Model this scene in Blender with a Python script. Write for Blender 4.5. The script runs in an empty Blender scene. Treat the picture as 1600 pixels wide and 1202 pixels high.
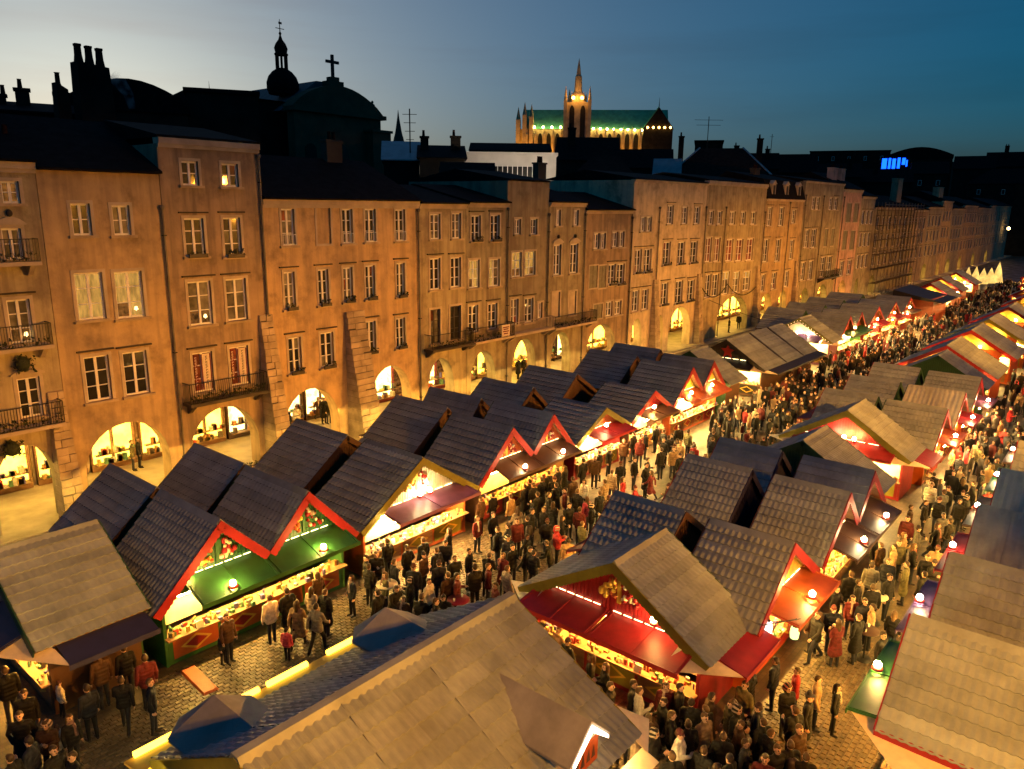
import bpy, bmesh, math, random
from mathutils import Vector, Matrix
from mathutils.geometry import tessellate_polygon
R = math.radians
rnd = random.Random(7)
scene = bpy.context.scene
COL = scene.collection

# ------------------------------------------------------------------ camera
cam = bpy.data.cameras.new('camera'); camo = bpy.data.objects.new('camera', cam); COL.objects.link(camo)
H = 14.5; HEAD, PITCH, ROLL = R(39.732), R(13.421), R(0.7586); FPX = 1181.68
_F = Vector((math.cos(PITCH)*math.cos(HEAD), math.cos(PITCH)*math.sin(HEAD), -math.sin(PITCH)))
_R = _F.cross(Vector((0, 0, 1))).normalized(); _U = _R.cross(_F)
_r = math.cos(ROLL)*_R + math.sin(ROLL)*_U; _u = -math.sin(ROLL)*_R + math.cos(ROLL)*_U
camo.matrix_world = Matrix(((_r.x, _u.x, -_F.x, 0), (_r.y, _u.y, -_F.y, 0), (_r.z, _u.z, -_F.z, H), (0, 0, 0, 1)))
cam.sensor_width = 36; cam.lens = FPX/1600*36; cam.clip_start = .2; cam.clip_end = 6000
scene.camera = camo
# ------------------------------------------------------------------ dusk sky, weak sun already at the horizon, exposure
world = bpy.data.worlds.new('World'); scene.world = world; world.use_nodes = True
SUN_EL, SUN_AZ = 1.5, 69.0          # azimuth measured from +X towards +Y: behind the roofs at the left
nt = world.node_tree; bg = nt.nodes['Background']
sky = nt.nodes.new('ShaderNodeTexSky'); sky.sky_type = 'NISHITA'; sky.sun_disc = False
sky.sun_elevation = R(SUN_EL); sky.sun_rotation = R(90-SUN_AZ)
sky.altitude = 0; sky.air_density = .6; sky.dust_density = 4; sky.ozone_density = 6.5
gam = nt.nodes.new('ShaderNodeGamma'); gam.inputs[1].default_value = .73
tint = nt.nodes.new('ShaderNodeMix'); tint.data_type = 'RGBA'; tint.blend_type = 'MULTIPLY'; tint.inputs[0].default_value = 1
tint.inputs[7].default_value = (4.6, 3.34, 2.0, 1); tint.clamp_factor = False
nt.links.new(sky.outputs[0], gam.inputs[0]); nt.links.new(gam.outputs[0], tint.inputs[6])
# faint stretched cirrus over the whole sky
tc = nt.nodes.new('ShaderNodeTexCoord'); mpg = nt.nodes.new('ShaderNodeMapping'); mpg.inputs['Scale'].default_value = (1.3, 1.3, 13); mpg.inputs['Rotation'].default_value = (0, R(3), 0)
cl = nt.nodes.new('ShaderNodeTexNoise'); cl.inputs['Scale'].default_value = 1.6; cl.inputs['Detail'].default_value = 5; cl.inputs['Roughness'].default_value = .55
clr = nt.nodes.new('ShaderNodeValToRGB'); clr.color_ramp.elements[0].position = .45; clr.color_ramp.elements[0].color = (1, 1, 1, 1); clr.color_ramp.elements[1].position = .72; clr.color_ramp.elements[1].color = (.93, .87, .86, 1)
cm = nt.nodes.new('ShaderNodeMix'); cm.data_type = 'RGBA'; cm.blend_type = 'MULTIPLY'; cm.inputs[0].default_value = 1
nt.links.new(tc.outputs['Generated'], mpg.inputs[0]); nt.links.new(mpg.outputs[0], cl.inputs['Vector']); nt.links.new(cl.outputs[0], clr.inputs[0]); nt.links.new(tint.outputs[2], cm.inputs[6]); nt.links.new(clr.outputs[0], cm.inputs[7])
nt.links.new(cm.outputs[2], bg.inputs[0]); bg.inputs[1].default_value = 0.10
sun = bpy.data.lights.new('sun', 'SUN'); sun.energy = .02; sun.angle = R(10); sun.color = (1, .8, .65)
suno = bpy.data.objects.new('sun', sun); COL.objects.link(suno)
suno.rotation_euler = Vector((-math.cos(R(SUN_AZ)), -math.sin(R(SUN_AZ)), -math.tan(R(4)))).to_track_quat('-Z', 'Y').to_euler()
scene.view_settings.view_transform = 'Standard'; scene.view_settings.look = 'None'
scene.view_settings.exposure = 0; scene.view_settings.gamma = 1
scene.render.engine = 'CYCLES'
cy = scene.cycles
cy.use_denoising = True; cy.use_adaptive_sampling = True; cy.adaptive_threshold = .02
cy.max_bounces = 6; cy.diffuse_bounces = 3; cy.glossy_bounces = 3; cy.transmission_bounces = 4; cy.transparent_max_bounces = 6
cy.sample_clamp_indirect = 4; cy.caustics_reflective = False; cy.caustics_refractive = False
# ------------------------------------------------------------------ helpers
class MB:
    """collects boxes, bars, tubes and sheets; build() links them as ONE mesh object"""
    def __init__(s): s.v = []; s.f = []; s.m = []; s.sm = []
    def add(s, vs, fs, mi=0, smooth=False):
        o = len(s.v); s.v += [tuple(v) for v in vs]
        for f in fs: s.f.append(tuple(i+o for i in f)); s.m.append(mi); s.sm.append(smooth)
        return s
    def box(s, x0, x1, y0, y1, z0, z1, mi=0):
        return s.add([(x0,y0,z0),(x1,y0,z0),(x1,y1,z0),(x0,y1,z0),(x0,y0,z1),(x1,y0,z1),(x1,y1,z1),(x0,y1,z1)],
              [(0,3,2,1),(4,5,6,7),(0,1,5,4),(1,2,6,5),(2,3,7,6),(3,0,4,7)], mi)
    def hexa(s, b, t, mi=0):                       # bottom 4 and top 4 corners
        return s.add(list(b)+list(t), [(3,2,1,0),(4,5,6,7),(0,1,5,4),(1,2,6,5),(2,3,7,6),(3,0,4,7)], mi)
    def poly(s, pts, mi=0): return s.add(pts, [tuple(range(len(pts)))], mi)
    def prism(s, prof, y0, y1, mi=0):              # (x,z) outline pushed from y0 to y1
        n = len(prof); vs = [(x,y0,z) for x,z in prof]+[(x,y1,z) for x,z in prof]
        return s.add(vs, [tuple(range(n)), tuple(range(2*n-1, n-1, -1))]+[(i, i+n, (i+1)%n+n, (i+1)%n) for i in range(n)], mi)
    def prismx(s, prof, x0, x1, mi=0):             # (y,z) outline pushed from x0 to x1
        n = len(prof); vs = [(x0,y,z) for y,z in prof]+[(x1,y,z) for y,z in prof]
        return s.add(vs, [tuple(range(n)), tuple(range(2*n-1, n-1, -1))]+[(i, i+n, (i+1)%n+n, (i+1)%n) for i in range(n)], mi)
    def tube(s, pts, r, n=6, mi=0, r1=None):
        pts = [Vector(p) for p in pts]; vs = []; fs = []; k = len(pts)
        for i, p in enumerate(pts):
            d = (pts[min(i+1, k-1)]-pts[max(i-1, 0)]).normalized()
            a = d.cross(Vector((0,0,1))); a = a.normalized() if a.length > 1e-3 else Vector((1,0,0)); b = d.cross(a)
            rr = r if r1 is None else r+(r1-r)*i/(k-1)
            vs += [p+rr*(math.cos(2*math.pi*j/n)*a+math.sin(2*math.pi*j/n)*b) for j in range(n)]
        for i in range(k-1):
            fs += [(i*n+j, i*n+(j+1)%n, (i+1)*n+(j+1)%n, (i+1)*n+j) for j in range(n)]
        s.add(vs, fs, mi, True); s.add(vs[:n], [tuple(range(n))], mi); s.add(vs[-n:], [tuple(range(n))], mi)
        return s
    def lathe(s, prof, c=(0,0,0), n=12, mi=0, smooth=True, sq=False):
        vs = []; fs = []; a0 = math.pi/n if sq else 0
        for r, z in prof: vs += [(c[0]+r*math.cos(a0+2*math.pi*j/n), c[1]+r*math.sin(a0+2*math.pi*j/n), c[2]+z) for j in range(n)]
        for i in range(len(prof)-1): fs += [(i*n+j, i*n+(j+1)%n, (i+1)*n+(j+1)%n, (i+1)*n+j) for j in range(n)]
        return s.add(vs, fs, mi, smooth)
    def ball(s, c, r, n=8, mi=0, sz=1, k=5):
        return s.lathe([(max(r*math.sin(math.pi*i/k), .001), -r*sz*math.cos(math.pi*i/k)) for i in range(k+1)], c, n, mi)
    def mesh(s, name, mats):
        me = bpy.data.meshes.new(name); me.from_pydata(s.v, [], s.f)
        for m in (mats if isinstance(mats, (list, tuple)) else [mats]): me.materials.append(m)
        me.polygons.foreach_set('material_index', s.m); me.polygons.foreach_set('use_smooth', s.sm); me.update()
        return me
    def build(s, name, mats, parent=None, loc=(0,0,0), rot=(0,0,0)):
        return link(name, s.mesh(name, mats), parent, loc, rot)
def link(name, me, parent=None, loc=(0,0,0), rot=(0,0,0)):
    o = bpy.data.objects.new(name, me); COL.objects.link(o)
    o.parent = parent; o.location = loc; o.rotation_euler = rot
    return o
def tag(o, label=None, cat=None, group=None, kind=None):
    if label: o['label'] = label
    if cat: o['category'] = cat
    if group: o['group'] = group
    if kind: o['kind'] = kind
    return o
def thing(name, label, cat, loc=(0,0,0), rz=0, group=None):
    o = bpy.data.objects.new(name, None); COL.objects.link(o); o.location = loc; o.rotation_euler = (0,0,rz)
    o.empty_display_size = .3
    return tag(o, label, cat, group)
def fan2d(outer, holes):
    """triangles of an outline with holes (2D points)"""
    loops = [[Vector((x, z, 0)) for x, z in l] for l in [outer]+holes]
    flat = [p for l in loops for p in l]
    return [(p.x, p.y) for p in flat], tessellate_polygon(loops)

# ------------------------------------------------------------------ materials
MATS = {}
def nodes(name):
    m = bpy.data.materials.new(name); m.use_nodes = True
    n = m.node_tree; b = n.nodes['Principled BSDF']
    return m, n, b
def N(n, t, **kw):
    x = n.nodes.new(t)
    for k, v in kw.items(): setattr(x, k, v)
    return x
def coords(n, scale=(1,1,1), world=False):
    if world: c = N(n, 'ShaderNodeNewGeometry').outputs['Position']
    else: c = N(n, 'ShaderNodeTexCoord').outputs['Object']
    mp = N(n, 'ShaderNodeMapping'); mp.inputs['Scale'].default_value = scale
    n.links.new(c, mp.inputs[0]); return mp.outputs[0]
def noise(n, vec, scale, detail=4, rough=.55):
    t = N(n, 'ShaderNodeTexNoise'); t.inputs['Scale'].default_value = scale; t.inputs['Detail'].default_value = detail; t.inputs['Roughness'].default_value = rough
    n.links.new(vec, t.inputs['Vector']); return t.outputs[0]
def ramp(n, fac, stops):
    r = N(n, 'ShaderNodeValToRGB'); e = r.color_ramp.elements
    while len(e) < len(stops): e.new(.5)
    for i, (p, c) in enumerate(stops): e[i].position = p; e[i].color = (*c, 1) if len(c) == 3 else c
    n.links.new(fac, r.inputs[0]); return r.outputs[0]
def mix(n, fac, a, b, mode='MIX'):
    x = N(n, 'ShaderNodeMix', data_type='RGBA', blend_type=mode)
    for i, s in ((0, fac), (6, a), (7, b)):
        if isinstance(s, (int, float)): x.inputs[i].default_value = s
        elif isinstance(s, (tuple, list)): x.inputs[i].default_value = (*s[:3], 1)
        else: n.links.new(s, x.inputs[i])
    return x.outputs[2]
def sc(c, k): return tuple(max(0, min(1, x*k)) for x in c)
def bump(n, b, h, strength, dist=.02):
    u = N(n, 'ShaderNodeBump'); u.inputs['Strength'].default_value = strength; u.inputs['Distance'].default_value = dist
    n.links.new(h, u.inputs['Height']); n.links.new(u.outputs[0], b.inputs['Normal'])
def M(name, col, rough=.7, var=.25, scale=3., rand=0., bmp=0., bscale=30., metal=0., spec=.4, world=True, stretch=(1,1,1), coat=0):
    if name in MATS: return MATS[name]
    m, n, b = nodes(name); v = coords(n, stretch, world)
    c = ramp(n, noise(n, v, scale), [(.3, sc(col, 1-var)), (.7, sc(col, 1+var))])
    if rand:
        oi = N(n, 'ShaderNodeObjectInfo'); c = mix(n, 1, c, ramp(n, oi.outputs['Random'], [(0, (1-rand,)*3), (1, (1,)*3)]), 'MULTIPLY')
    n.links.new(c, b.inputs['Base Color']); b.inputs['Roughness'].default_value = rough; b.inputs['Metallic'].default_value = metal
    b.inputs['Specular IOR Level'].default_value = spec; b.inputs['Coat Weight'].default_value = coat
    if bmp: bump(n, b, noise(n, v, bscale, 6), bmp)
    MATS[name] = m; return m
def EM(name, col, strength, pattern=None):
    if name in MATS: return MATS[name]
    m, n, b = nodes(name); n.nodes.remove(b); e = N(n, 'ShaderNodeEmission'); e.inputs[1].default_value = strength
    e.inputs[0].default_value = (*col, 1)
    if pattern:
        v = coords(n, pattern[1], True); c = ramp(n, noise(n, v, pattern[0], 3), [(.35, sc(col, pattern[2])), (.65, col)]); n.links.new(c, e.inputs[0])
    n.links.new(e.outputs[0], n.nodes['Material Output'].inputs[0]); MATS[name] = m; return m
def STUCCO(name, col, dirt=.5):
    """lime render: mottled, with grey-brown stains and rain streaks"""
    m, n, b = nodes(name); v = coords(n, (1,1,1), True)
    c = ramp(n, noise(n, v, .9, 8, .62), [(.3, sc(col, .56)), (.46, col), (.7, sc(col, 1.2))])
    st = noise(n, coords(n, (1.6, 1.6, .13), True), 1.3, 6, .6)
    c = mix(n, ramp(n, st, [(.45, (0,)*3), (.68, (dirt*1.2,)*3)]), c, sc((.24, .19, .14), .8))
    bl = noise(n, v, .33, 5, .7); c = mix(n, ramp(n, bl, [(.5, (0,)*3), (.64, (dirt,)*3)]), c, (.22, .17, .125))
    n.links.new(c, b.inputs['Base Color']); b.inputs['Roughness'].default_value = .9; b.inputs['Specular IOR Level'].default_value = .2
    bump(n, b, noise(n, v, 5, 9, .7), .35, .05); MATS[name] = m; return m

SODIUM = (1, .50, .13)
m_frame = M('window_paint', (.84, .82, .78), .5, .1, 2)
m_dark = M('dark_joinery', (.05, .04, .035), .5, .3)
m_stone = M('limestone', (.50, .40, .27), .88, .3, 1.4, rand=.22, bmp=.5, bscale=9)
m_trim = M('stone_trim', (.50, .42, .31), .85, .22, 1.2, bmp=.25, bscale=12)
m_iron = M('wrought_iron', (.02, .02, .02), .45, .2, metal=.6)
m_pipe = M('zinc_pipe', (.16, .14, .115), .5, .3, 2, metal=.4)
m_slate = M('slate_roof', (.008, .0075, .008), .85, .5, 2.2, bmp=.4, bscale=6, spec=.08)
m_redroof = M('old_tile_roof', (.03, .013, .01), .85, .5, 2, bmp=.4, bscale=6, spec=.1)
m_foliage = M('winter_foliage', (.03, .04, .018), .8, .5, 14)
m_void = M('dark_interior', (.02, .016, .012), .9, .2)
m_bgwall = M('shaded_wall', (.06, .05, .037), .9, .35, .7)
m_floor = M('arcade_paving', (.40, .34, .26), .55, .25, 1.1, bmp=.15, bscale=4)
m_shutter = M('faded_shutter', (.22, .21, .15), .7, .2, 3)
m_wood = M('plain_wood', (.26, .15, .08), .65, .3, 2, rand=.3, stretch=(1,1,6))
m_woodk = M('dark_wood', (.055, .03, .02), .6, .35, 2, stretch=(1,1,6))
def glass(name, col, rough=.06):
    if name in MATS: return MATS[name]
    m, n, b = nodes(name); oi = N(n, 'ShaderNodeObjectInfo')
    v = coords(n, (1,1,1), True); c = ramp(n, noise(n, v, 1.7, 2), [(.35, sc(col, .45)), (.65, sc(col, 1.5))])
    c = mix(n, 1, c, ramp(n, oi.outputs['Random'], [(0, (.4,)*3), (1, (1.3,)*3)]), 'MULTIPLY')
    n.links.new(c, b.inputs['Base Color']); b.inputs['Roughness'].default_value = .35; b.inputs['Specular IOR Level'].default_value = .2
    b.inputs['Coat Weight'].default_value = .45; b.inputs['Coat Roughness'].default_value = rough; MATS[name] = m; return m
g_dark = glass('glass_over_dark_room', (.014, .013, .012)); g_curt = glass('glass_over_curtain', (.16, .15, .12))
g_red = glass('glass_over_red_curtain', (.20, .05, .03))
e_lit = EM('lit_curtain', (1, .50, .10), .75, (3, (2.2, 1, .5), .45)); e_dim = EM('dimly_lit_room', (.8, .30, .06), .35, (4, (1, 1, 1), .15))
e_lamp = EM('lit_table_lamp', (1, .66, .25), 3.5)
# ------------------------------------------------------------------ ground
def ground_mat():
    m, n, b = nodes('cobbled_ground'); v = coords(n, (1,1,1), True)
    br = N(n, 'ShaderNodeTexBrick'); n.links.new(v, br.inputs['Vector'])
    br.inputs['Scale'].default_value = 1; br.inputs['Brick Width'].default_value = .22; br.inputs['Row Height'].default_value = .17
    br.inputs['Mortar Size'].default_value = .018; br.inputs['Mortar Smooth'].default_value = .6; br.inputs['Bias'].default_value = 0
    br.inputs['Color1'].default_value = (.07, .05, .032, 1); br.inputs['Color2'].default_value = (.115, .083, .052, 1); br.inputs['Mortar'].default_value = (.06, .05, .04, 1)
    c = mix(n, .6, br.outputs[0], ramp(n, noise(n, v, .6, 6), [(.3, (.35,)*3), (.7, (1.2,)*3)]), 'MULTIPLY')
    n.links.new(c, b.inputs['Base Color']); n.links.new(ramp(n, noise(n, v, .5, 4), [(.35, (.35,)*3), (.7, (.8,)*3)]), b.inputs['Roughness'])
    bump(n, b, br.outputs[1], -.6, .03); return m
m_ground = ground_mat()
g = MB().add([(-1500,-1500,0),(2500,-1500,0),(2500,2500,0),(-1500,2500,0)], [(0,1,2,3)]).build('ground', m_ground); tag(g, kind='structure')
m_sett = M('granite_sett', (.105, .074, .045), .5, .4, 5, rand=.55, bmp=.3, bscale=20)
m_settb = M('granite_sett_field', (.10, .07, .042), .5, .6, 3.2, bmp=.3, bscale=20)
def sett_geo(b, x, y, w, d, h, q):
    i = .018
    b.add([(x-w/2,y-d/2,-.01),(x+w/2,y-d/2,-.01),(x+w/2,y+d/2,-.01),(x-w/2,y+d/2,-.01),
           (x-w/2+i,y-d/2+i,h+q[0]),(x+w/2-i,y-d/2+i,h+q[1]),(x+w/2-i,y+d/2-i,h+q[2]),(x-w/2+i,y+d/2-i,h+q[3])],
          [(4,5,6,7),(0,1,5,4),(1,2,6,5),(2,3,7,6),(3,0,4,7)])
sett_meshes = []
for k in range(6):
    b = MB(); sett_geo(b, 0, 0, .205+rnd.uniform(-.015, .012), .152+rnd.uniform(-.01, .01), .022, [rnd.uniform(-.006, .006) for _ in range(4)])
    sett_meshes.append(b.mesh('cobble', m_sett))
field = MB(); nset = 0
def paved(x, y):
    if 8.6 < x < 24 and 14.8 < y < 21.7: return True
    if 4.5 < x <= 8.6 and 14.8 < y < 20.9: return True
    if 13.6 < x < 17.6 and 2.5 < y < 14.6: return True
    return 17.4 <= x < 26 and 3.4 < y < 6.8
singles = []
for r_ in range(int(20/.17)):
    y = 2.5+r_*.17
    for c_ in range(int(22/.222)):
        x = 4.5+c_*.222+(.111 if r_ % 2 else 0)
        if not paved(x, y): continue
        near = (10.2 < x < 14.0 and 18.6 < y < 21.2)
        if near and nset < 300 and (r_+c_) % 1 == 0:
            o = link('cobble', sett_meshes[(r_*7+c_*3) % 6], g, (x, y, 0)); nset += 1
        else: sett_geo(field, x, y, .205+rnd.uniform(-.015, .01), .152+rnd.uniform(-.01, .01), .022, [rnd.uniform(-.007, .007) for _ in range(4)])
o = field.build('cobbles', m_settb, g); tag(o, kind='stuff')
pv = MB().box(-30, 310, 35.6, 47, -.02, .15).build('arcade_pavement', m_floor); tag(pv, kind='structure')
st = MB().box(-30, 310, 35.2, 35.6, -.02, .075).build('pavement_step', m_floor); tag(st, kind='structure')

# ------------------------------------------------------------------ the row of arcaded houses
YF = 36.5
PANES = {}
def pane_mesh(w, h, mat):
    k = (round(w, 2), round(h, 2), mat.name)
    if k not in PANES: PANES[k] = MB().add([(-w/2,0,-h/2),(w/2,0,-h/2),(w/2,0,h/2),(-w/2,0,h/2)], [(0,1,2,3)]).mesh('pane', mat)
    return PANES[k]
def trim_ring(b, w, h, t, y0, y1, sill=False):
    b.box(-w/2-t, -w/2, y0, y1, -h/2-(t if sill else 0), h/2+t); b.box(w/2, w/2+t, y0, y1, -h/2-(t if sill else 0), h/2+t)
    b.box(-w/2, w/2, y0, y1, h/2, h/2+t)
    if sill: b.box(-w/2, w/2, y0, y1, -h/2-t, -h/2)
def foliage(b, x0, x1, y0, y1, z0, z1, n):
    for _ in range(n):
        x, y, z = rnd.uniform(x0, x1), rnd.uniform(y0, y1), rnd.uniform(z0, z1); s = rnd.uniform(.05, .12)
        a = [Vector((rnd.uniform(-1,1), rnd.uniform(-1,1), rnd.uniform(-1,1))).normalized()*s for _ in range(3)]
        b.add([(x+a[0].x,y+a[0].y,z+a[0].z),(x+a[1].x,y+a[1].y,z+a[1].z),(x-a[0].x,y-a[0].y,z-a[0].z),(x+a[2].x,y+a[2].y,z+a[2].z)], [(0,1,2,3)])
def railing(root, x0, x1, z0, z1, y0, y1, mat=None, step=.11, name='balcony_railing'):
    b = MB(); mat = mat or m_iron
    b.box(x0, x1, y0, y0+.035, z1-.035, z1); b.box(x0, x1, y0, y0+.03, z0, z0+.03)
    n = max(2, int((x1-x0)/step))
    for i in range(n+1):
        x = x0+(x1-x0)*i/n; b.box(x-.009, x+.009, y0+.004, y0+.022, z0, z1)
    if y1 > y0:
        for x in (x0, x1):
            b.box(x-.015, x+.015, y0+.03, y1, z1-.035, z1)
            k = max(2, int((y1-y0)/step))
            for i in range(k): b.box(x-.009, x+.009, y0+(y1-y0)*(i+.5)/k-.009, y0+(y1-y0)*(i+.5)/k+.009, z0, z1)
    return b.build(name, mat, root)
def window(root, ox, x0, x1, z0, z1, style, fine):
    w, h = x1-x0, z1-z0; xm, zm = (x0+x1)/2-ox, (z0+z1)/2
    if style in ('blind', 'blindw'):
        MB().box(-w/2, w/2, .1, .3, -h/2, h/2).build('blind_panel', m_trim if style == 'blindw' else root['wallmat_'], root, (xm, 0, zm))
        b = MB(); trim_ring(b, w, h, .13, -.03, .02, True); b.build('surround', m_trim, root, (xm, 0, zm)); return
    if style == 'shut':
        b = MB().box(-w/2, -.012, .05, .1, -h/2, h/2).box(.012, w/2, .05, .1, -h/2, h/2)
        for sgn in (-1, 1):
            for i in range(int(h/.14)): b.box(min(sgn*.06, sgn*(w/2-.06)), max(sgn*.06, sgn*(w/2-.06)), .035, .05, -h/2+.08+i*.14, -h/2+.16+i*.14)
        b.build('shutter', m_shutter, root, (xm, 0, zm)); b = MB(); trim_ring(b, w, h, .12, -.03, .02, True); b.build('surround', m_trim, root, (xm, 0, zm)); return
    rows = 3 if h > 1.6 else 2
    b = MB(); t = .085 if fine else .11; y0, y1 = .13, .2
    b.box(-w/2, -w/2+t, y0, y1, -h/2, h/2); b.box(w/2-t, w/2, y0, y1, -h/2, h/2)
    b.box(-w/2+t, w/2-t, y0, y1, h/2-t, h/2); b.box(-w/2+t, w/2-t, y0, y1, -h/2, -h/2+t)
    b.box(-t*.7, t*.7, y0-.01, y1, -h/2+t, h/2-t)
    for r_ in range(1, rows):
        z = -h/2+h*r_/rows
        for a, c in ((-w/2+t, -t*.7), (t*.7, w/2-t)): b.box(a, c, y0+.01, y1, z-.022, z+.022)
    wo = b.build('window', m_dark if style == 'dk' else m_frame, root, (xm, 0, zm))
    pw, ph = (w/2-t*1.7), h/rows
    base = rnd.choice([g_dark]*7+[g_curt])
    for r_ in range(rows):
        for c_ in (-1, 1):
            mt = base
            if style == 'lit': mt = e_lit if (r_ > 0 or rnd.random() < .5) else e_dim
            elif style == 'lit_half': mt = e_lit if c_ < 0 else g_curt
            elif style == 'lit_dim': mt = e_dim
            elif style == 'lit_low': mt = e_dim if r_ == 0 else g_curt
            elif style == 'litt': mt = e_lit if r_ == rows-1 else g_curt
            elif style in ('ban', 'red'): mt = g_red
            elif rnd.random() < .07: mt = g_curt
            elif rnd.random() < .05: mt = g_red
            p = link('pane', pane_mesh(pw, ph-.03, mt), wo, (c_*(t*.7+pw/2), .17, -h/2+(r_+.5)*ph), (R(rnd.uniform(-1.2, 1.2)), 0, R(rnd.uniform(-1.5, 1.5))))
    if style == 'lit_low' or (style == 'lit' and x0 < 17 and x0 > 15):
        MB().lathe([(.02, -.14), (.03, -.1), (.1, -.08), (.055, .07), (.01, .08)], n=10).build('table_lamp', e_lamp, wo, (w*.22, .12, -h*.3))
    b = MB(); trim_ring(b, w, h, .14, -.035, .03); b.build('surround', m_trim, wo)
    MB().box(-w/2-.2, w/2+.2, -.16, .12, -h/2-.12, -h/2-.002).build('sill', m_trim if not fine else m_stone, wo)
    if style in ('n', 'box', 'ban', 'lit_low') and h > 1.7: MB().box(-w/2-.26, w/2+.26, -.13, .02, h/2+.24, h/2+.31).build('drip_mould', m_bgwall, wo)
    if style == 'box':
        MB().box(-w/2+.02, w/2-.02, -.3, -.165, -h/2-.05, -h/2+.14).build('flower_box', m_dark, wo)
        b = MB(); foliage(b, -w/2, w/2, -.34, -.14, -h/2+.08, -h/2+.34, 26 if fine else 12); b.build('foliage', m_foliage, wo)
    if style == 'gr': railing(wo, -w/2, w/2, -h/2+.02, -h/2+.6, -.1, -.1, m_frame, .13, 'window_grille')
    if style in ('ped', 'bal'):
        pts = [(-w/2-.22, h/2+.14)]+[(x*(w/2+.22), h/2+.14+.28*(1-x*x)+.06) for x in (-1, -.6, -.2, .2, .6, 1)]+[(w/2+.22, h/2+.14)]
        MB().prism(pts, -.12, .03).build('pediment', m_trim, wo)
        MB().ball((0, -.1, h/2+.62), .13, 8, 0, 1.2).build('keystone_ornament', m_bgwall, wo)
    if style == 'ban':
        for k, (bx, bw, mt) in enumerate(((-w*.32, .17, m_ban_dark), (w*.22, .46, m_ban_pale))):
            MB().box(bx-bw/2, bx+bw/2, .08, .1, -h/2+.1, h/2-.12).build('banner', mt, wo)
            b = MB(); z = h/2-.25
            while z > -h/2+.35:                                   # upright lettering too small to read, kept as strokes
                b.box(bx-.05, bx+.05, .07, .078, z-.015, z+.015); b.box(bx-.05, bx-.025, .07, .078, z-.08, z)
                if rnd.random() < .6: b.box(bx-.02, bx+.05, .07, .078, z-.085, z-.06)
                z -= .14
            b.build('lettering', m_ban_pale if k == 0 else m_dark, wo)
        for s_ in (-.02, .42): MB().box(w*s_-.03, w*s_+.03, .07, .078, -h/2+.1, h/2-.12).build('banner_stripe', m_ban_dark, wo)
m_ban_dark = M('banner_maroon', (.16, .02, .02), .7, .2); m_ban_pale = M('banner_cream', (.7, .6, .5), .7, .1)
e_shop = EM('lit_shop_window', (1, .64, .07), 7.0, (1.4, (1, 1, 1), .55)); e_shopw = EM('lit_shop_window_white', (1, .76, .26), 6.0, (2.5, (1, 1, 1), .35))
e_bulb = EM('bare_bulb', (1, .78, .42), 90); e_arc = EM('arcade_lantern_glow', (1, .56, .11), 1300)
goods_cols = [(.5,.08,.05),(.45,.3,.1),(.1,.22,.12),(.55,.5,.42),(.12,.1,.3),(.35,.16,.05),(.6,.42,.1),(.08,.06,.05)]
m_goods = [M('goods_%d' % i, c, .6, .3, 9) for i, c in enumerate(goods_cols)]
def arch_pts(xc, hw, zs, zt, z0, n=14):
    return [(xc-hw, z0), (xc-hw, zs)]+[(xc-hw*math.cos(math.pi*i/n), zs+(zt-zs)*math.sin(math.pi*i/n)) for i in range(1, n)]+[(xc+hw, zs), (xc+hw, z0)]
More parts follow.
